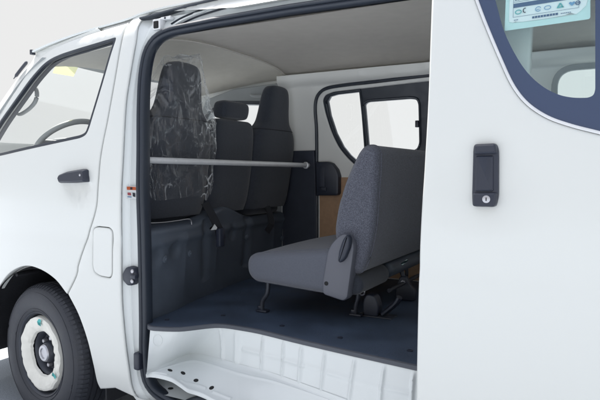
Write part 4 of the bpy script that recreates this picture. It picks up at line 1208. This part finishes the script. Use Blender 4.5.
# ================================================================== separate things
# protective paper ring on the wheel
random.seed(11)
def paper_ring():
    bm = bmesh.new(); rows = []; n = 120
    for rb_, yb in ((.186,.072),(.181,.050),(.170,.045),(.155,.046),(.140,.050),(.126,.055),(.114,.062),(.108,.074)):
        row = []
        for k in range(n):
            a = 2*math.pi*k/n
            w = noise.noise(Vector((math.cos(a)*2.6, math.sin(a)*2.6, rb_*18)))
            cre = abs(noise.noise(Vector((math.cos(a)*3.6+3, math.sin(a)*3.6, rb_*16))))
            ed = (abs(rb_-.147)/.039)**2
            rr = rb_+.0035*w*ed; row.append((WX+math.cos(a)*rr, yb-.012*cre+.003*w, WZ+math.sin(a)*rr))
        rows.append(row)
    add_grid(bm, rows, True); return bm
pw = obj('paper_cover', paper_ring(), 'paper', None, angle=14)
tag(pw, 'crumpled white paper ring taped over the front wheel rim', 'paper cover')
def tape(a0, r0, r1, w):
    a = R(a0); d = Vector((math.cos(a),0,math.sin(a))); t = Vector((-math.sin(a),0,math.cos(a))); c = Vector((WX,.035,WZ)); bm = bmesh.new()
    P = [c+d*r0+t*w, c+d*(r0*.5+r1*.5)+t*w*1.3+Vector((0,-.003,0)), c+d*r1+t*w*.6, c+d*r1-t*w, c+d*(r0+r1)/2-t*w*.7, c+d*r0-t*w*1.2]
    f = bm.faces.new([bm.verts.new(q) for q in P]); bmesh.ops.solidify(bm, geom=[f], thickness=.002); return bm
obj('tape_piece', tape(82,.15,.182,.013), 'teal', pw); obj('tape_piece', tape(-27,.145,.178,.010), 'teal', pw)

pw.data.transform(STEER); steer_all(pw)

# clear plastic bag over the near seat
def plastic_mat():
    m = bpy.data.materials.new('clear_plastic_film'); nt, N, L = nodes_of(m); N.remove(N['Principled BSDF']); out = N['Material Output']
    t = N.new('ShaderNodeBsdfTransparent'); t.inputs['Color'].default_value = (.97,.975,.98,1)
    g = N.new('ShaderNodeBsdfGlossy'); g.inputs['Roughness'].default_value = .12
    d = N.new('ShaderNodeBsdfTranslucent'); d.inputs['Color'].default_value = (.9,.92,.94,1)
    d2 = N.new('ShaderNodeBsdfDiffuse'); d2.inputs['Color'].default_value = (.9,.92,.94,1)
    mm = N.new('ShaderNodeMixShader'); mm.inputs['Fac'].default_value = .6
    L.new(d.outputs[0], mm.inputs[1]); L.new(d2.outputs[0], mm.inputs[2])
    tc = N.new('ShaderNodeTexCoord')
    def mth(op, a, b=None, c=None):
        q = N.new('ShaderNodeMath'); q.operation = op
        for i, x in enumerate((a, b, c)):
            if x is None: continue
            if isinstance(x, (int, float)): q.inputs[i].default_value = x
            else: L.new(x, q.inputs[i])
        return q.outputs[0]
    def vor(scale, rot, st):
        mp = N.new('ShaderNodeMapping'); mp.inputs['Scale'].default_value = st; mp.inputs['Rotation'].default_value = rot
        L.new(tc.outputs['Object'], mp.inputs['Vector'])
        wn = N.new('ShaderNodeTexNoise'); wn.inputs['Scale'].default_value = 6; wn.inputs['Detail'].default_value = 2; L.new(mp.outputs['Vector'], wn.inputs['Vector'])
        ad = N.new('ShaderNodeVectorMath'); ad.operation = 'MULTIPLY_ADD'; ad.inputs[1].default_value = (.10,.10,.10)
        L.new(wn.outputs['Color'], ad.inputs[0]); L.new(mp.outputs['Vector'], ad.inputs[2])
        v = N.new('ShaderNodeTexVoronoi'); v.feature = 'DISTANCE_TO_EDGE'; v.inputs['Scale'].default_value = scale; L.new(ad.outputs['Vector'], v.inputs['Vector'])
        return v.outputs['Distance']
    v1 = vor(13, (.75,.25,.3), (1,1,.33)); v2 = vor(30, (-.6,.4,.2), (1,1,.45))
    def line(d, w):
        r = N.new('ShaderNodeMapRange'); r.inputs['From Min'].default_value = 0; r.inputs['From Max'].default_value = w; r.inputs['To Min'].default_value = 1; r.inputs['To Max'].default_value = 0
        L.new(d, r.inputs['Value']); return mth('POWER', r.outputs['Result'], 2.0)
    def blotch(scale, lo, hi, seed):
        mp = N.new('ShaderNodeMapping'); mp.inputs['Location'].default_value = (seed,seed*.7,0); L.new(tc.outputs['Object'], mp.inputs['Vector'])
        n = N.new('ShaderNodeTexNoise'); n.inputs['Scale'].default_value = scale; n.inputs['Detail'].default_value = 2; L.new(mp.outputs['Vector'], n.inputs['Vector'])
        r = N.new('ShaderNodeMapRange'); r.inputs['From Min'].default_value = lo; r.inputs['From Max'].default_value = hi; L.new(n.outputs['Fac'], r.inputs['Value']); return r.outputs['Result']
    sep = N.new('ShaderNodeSeparateXYZ'); L.new(tc.outputs['Object'], sep.inputs[0])
    yb = N.new('ShaderNodeMapRange'); yb.inputs['From Min'].default_value = .40; yb.inputs['From Max'].default_value = .60; yb.inputs['To Min'].default_value = .15; yb.inputs['To Max'].default_value = 2.4; L.new(sep.outputs['Y'], yb.inputs['Value'])
    msk = mth('ADD', mth('MULTIPLY', mth('MULTIPLY', line(v1, .035), .55), blotch(9, .48, .66, 1.3)), mth('MULTIPLY', mth('MULTIPLY', line(v2, .10), blotch(11, .50, .66, 4.1)), yb.outputs['Result']))  # white crease lines paint glints on the folds, stronger to one side
    hgt = mth('ADD', mth('MULTIPLY', v1, 1.0), mth('MULTIPLY', v2, .45))
    bp = N.new('ShaderNodeBump'); bp.inputs['Strength'].default_value = .26; bp.inputs['Distance'].default_value = .03; L.new(hgt, bp.inputs['Height'])
    L.new(bp.outputs['Normal'], g.inputs['Normal']); L.new(bp.outputs['Normal'], d2.inputs['Normal'])
    lw = N.new('ShaderNodeLayerWeight'); lw.inputs['Blend'].default_value = .5
    rim = mth('MULTIPLY', mth('POWER', lw.outputs['Facing'], 3.2), .55)
    fac = mth('MINIMUM', mth('ADD', mth('ADD', mth('MULTIPLY', msk, .95), rim), .02), .9)
    fr = mth('ADD', mth('MULTIPLY', mth('POWER', lw.outputs['Facing'], 4.0), .35), .05)
    m1 = N.new('ShaderNodeMixShader'); L.new(fr, m1.inputs['Fac']); L.new(t.outputs[0], m1.inputs[1]); L.new(g.outputs[0], m1.inputs[2])
    m2 = N.new('ShaderNodeMixShader'); L.new(fac, m2.inputs['Fac']); L.new(m1.outputs[0], m2.inputs[1]); L.new(mm.outputs[0], m2.inputs[2])
    L.new(m2.outputs[0], out.inputs['Surface']); return m
M['film'] = plastic_mat()
def bag():
    bm = bmesh.new(); rows = []; n = 150; cy = .405
    secs = smooth_secs([(1.10,-.25,cy,.105,.275),(1.18,-.243,cy,.108,.272),(1.30,-.222,cy,.105,.275),(1.42,-.20,cy,.10,.272),(1.52,-.185,cy,.090,.235),(1.60,-.172,cy,.074,.178),(1.69,-.160,cy,.060,.145),(1.752,-.150,cy,.044,.122),(1.768,-.146,cy+.01,.018,.10)], 14)
    zmax = secs[-1][0]
    for z, cx, cyy, hx, hy in secs:
        row = []
        for k in range(n):
            a = 2*math.pi*k/n; c, s = math.cos(a), math.sin(a)
            x = cx+hx*math.copysign(abs(c)**(2/3.0), c); y = cyy+hy*math.copysign(abs(s)**(2/3.0), s)
            q = Vector((x*6, y*6, z*3.2+y*2))
            w = (1-abs(noise.noise(q*1.3)))**3*.022 + noise.noise(q*2.6)*.008 + (1-abs(noise.noise(q*3.1+Vector((5,2,1)))))**5*.008 - .014
            zz = z + (.05*noise.noise(Vector((c*2, s*2, 4.2))) if z < 1.16 else 0)
            if z > 1.72: zz += .018*noise.noise(Vector((c*1.4, s*1.4, 9)))+ .05*max(0, s-.3)*(z-1.72)/.05
            row.append((x+w*c, y+w*s, zz))
        rows.append(row)
    V = add_grid(bm, rows, True); bm.faces.new(V[-1]); return bm
pc = obj('plastic_cover', bag(), 'film', None, angle=180)
tag(pc, 'crinkled clear plastic bag pulled over the front seat nearest the open door', 'plastic cover')

# ---- ground
bm = bmesh.new(); s = 600
for q in ((-s,-s),(s,-s),(s,s),(-s,s)): bm.verts.new((q[0],q[1],0))
bm.faces.new(bm.verts[:]); g = obj('ground', bm, 'asphalt', None, smooth=False); tag(g, 'grey asphalt of the parking lot under the van', 'ground', kind='structure')

# ------------------------------------------------------------------ camera, light, world
cam = bpy.data.cameras.new('camera'); co = bpy.data.objects.new('camera', cam); COL.objects.link(co)
co.location = CAM
co.rotation_euler = FWD.to_track_quat('-Z','Y').to_euler()
cam.sensor_width = 36; cam.lens = F*36/600; cam.clip_end = 3000; cam.clip_start = .02
sc.camera = co

SKY_MAX = .84/.13/2**1.45
SUN_EL, SUN_AZ = 61.0, -48.0        # azimuth measured from +Y (behind the van) towards +X
el, az = R(SUN_EL), R(SUN_AZ)
to_sun = Vector((math.sin(az)*math.cos(el), math.cos(az)*math.cos(el), math.sin(el)))
sl = bpy.data.lights.new('sun', 'SUN'); sl.energy = 5.0; sl.angle = R(.5); sl.color = (1,.95,.88)
so = bpy.data.objects.new('sun', sl); COL.objects.link(so); so.rotation_euler = (-to_sun).to_track_quat('-Z','Y').to_euler(); so.location = to_sun*30
w = bpy.data.worlds.new('World'); sc.world = w; w.use_nodes = True
N = w.node_tree.nodes; L = w.node_tree.links; bg = N['Background']
sky = N.new('ShaderNodeTexSky'); sky.sky_type = 'NISHITA'; sky.sun_disc = False
sky.sun_elevation = el; sky.sun_rotation = az; sky.altitude = 0; sky.air_density = 1.0; sky.dust_density = 1.6; sky.ozone_density = 1.0
hs = N.new('ShaderNodeHueSaturation'); hs.inputs['Saturation'].default_value = .38
lim = N.new('ShaderNodeMix'); lim.data_type = 'RGBA'; lim.blend_type = 'DARKEN'; lim.inputs['Factor'].default_value = 1.0
lim.inputs[7].default_value = (SKY_MAX, SKY_MAX, SKY_MAX, 1)      # the brightest haze levels off to an even white
tcw = N.new('ShaderNodeTexCoord'); sx = N.new('ShaderNodeSeparateXYZ'); L.new(tcw.outputs['Generated'], sx.inputs[0])
em = N.new('ShaderNodeMapRange'); em.interpolation_type = 'SMOOTHSTEP'; em.inputs['From Min'].default_value = .42; em.inputs['From Max'].default_value = .80; em.inputs['To Min'].default_value = 1; em.inputs['To Max'].default_value = 0
L.new(sx.outputs['Z'], em.inputs['Value']); L.new(em.outputs['Result'], lim.inputs['Factor'])
L.new(sky.outputs['Color'], hs.inputs['Color']); L.new(hs.outputs['Color'], lim.inputs[6]); L.new(lim.outputs[2], bg.inputs['Color'])
bg.inputs['Strength'].default_value = .13
sc.view_settings.view_transform = 'Standard'; sc.view_settings.look = 'None'; sc.view_settings.gamma = 1
sc.view_settings.exposure = 1.45
sc.render.engine = 'CYCLES'
sc.cycles.transparent_max_bounces = 24; sc.cycles.max_bounces = 10; sc.cycles.diffuse_bounces = 5
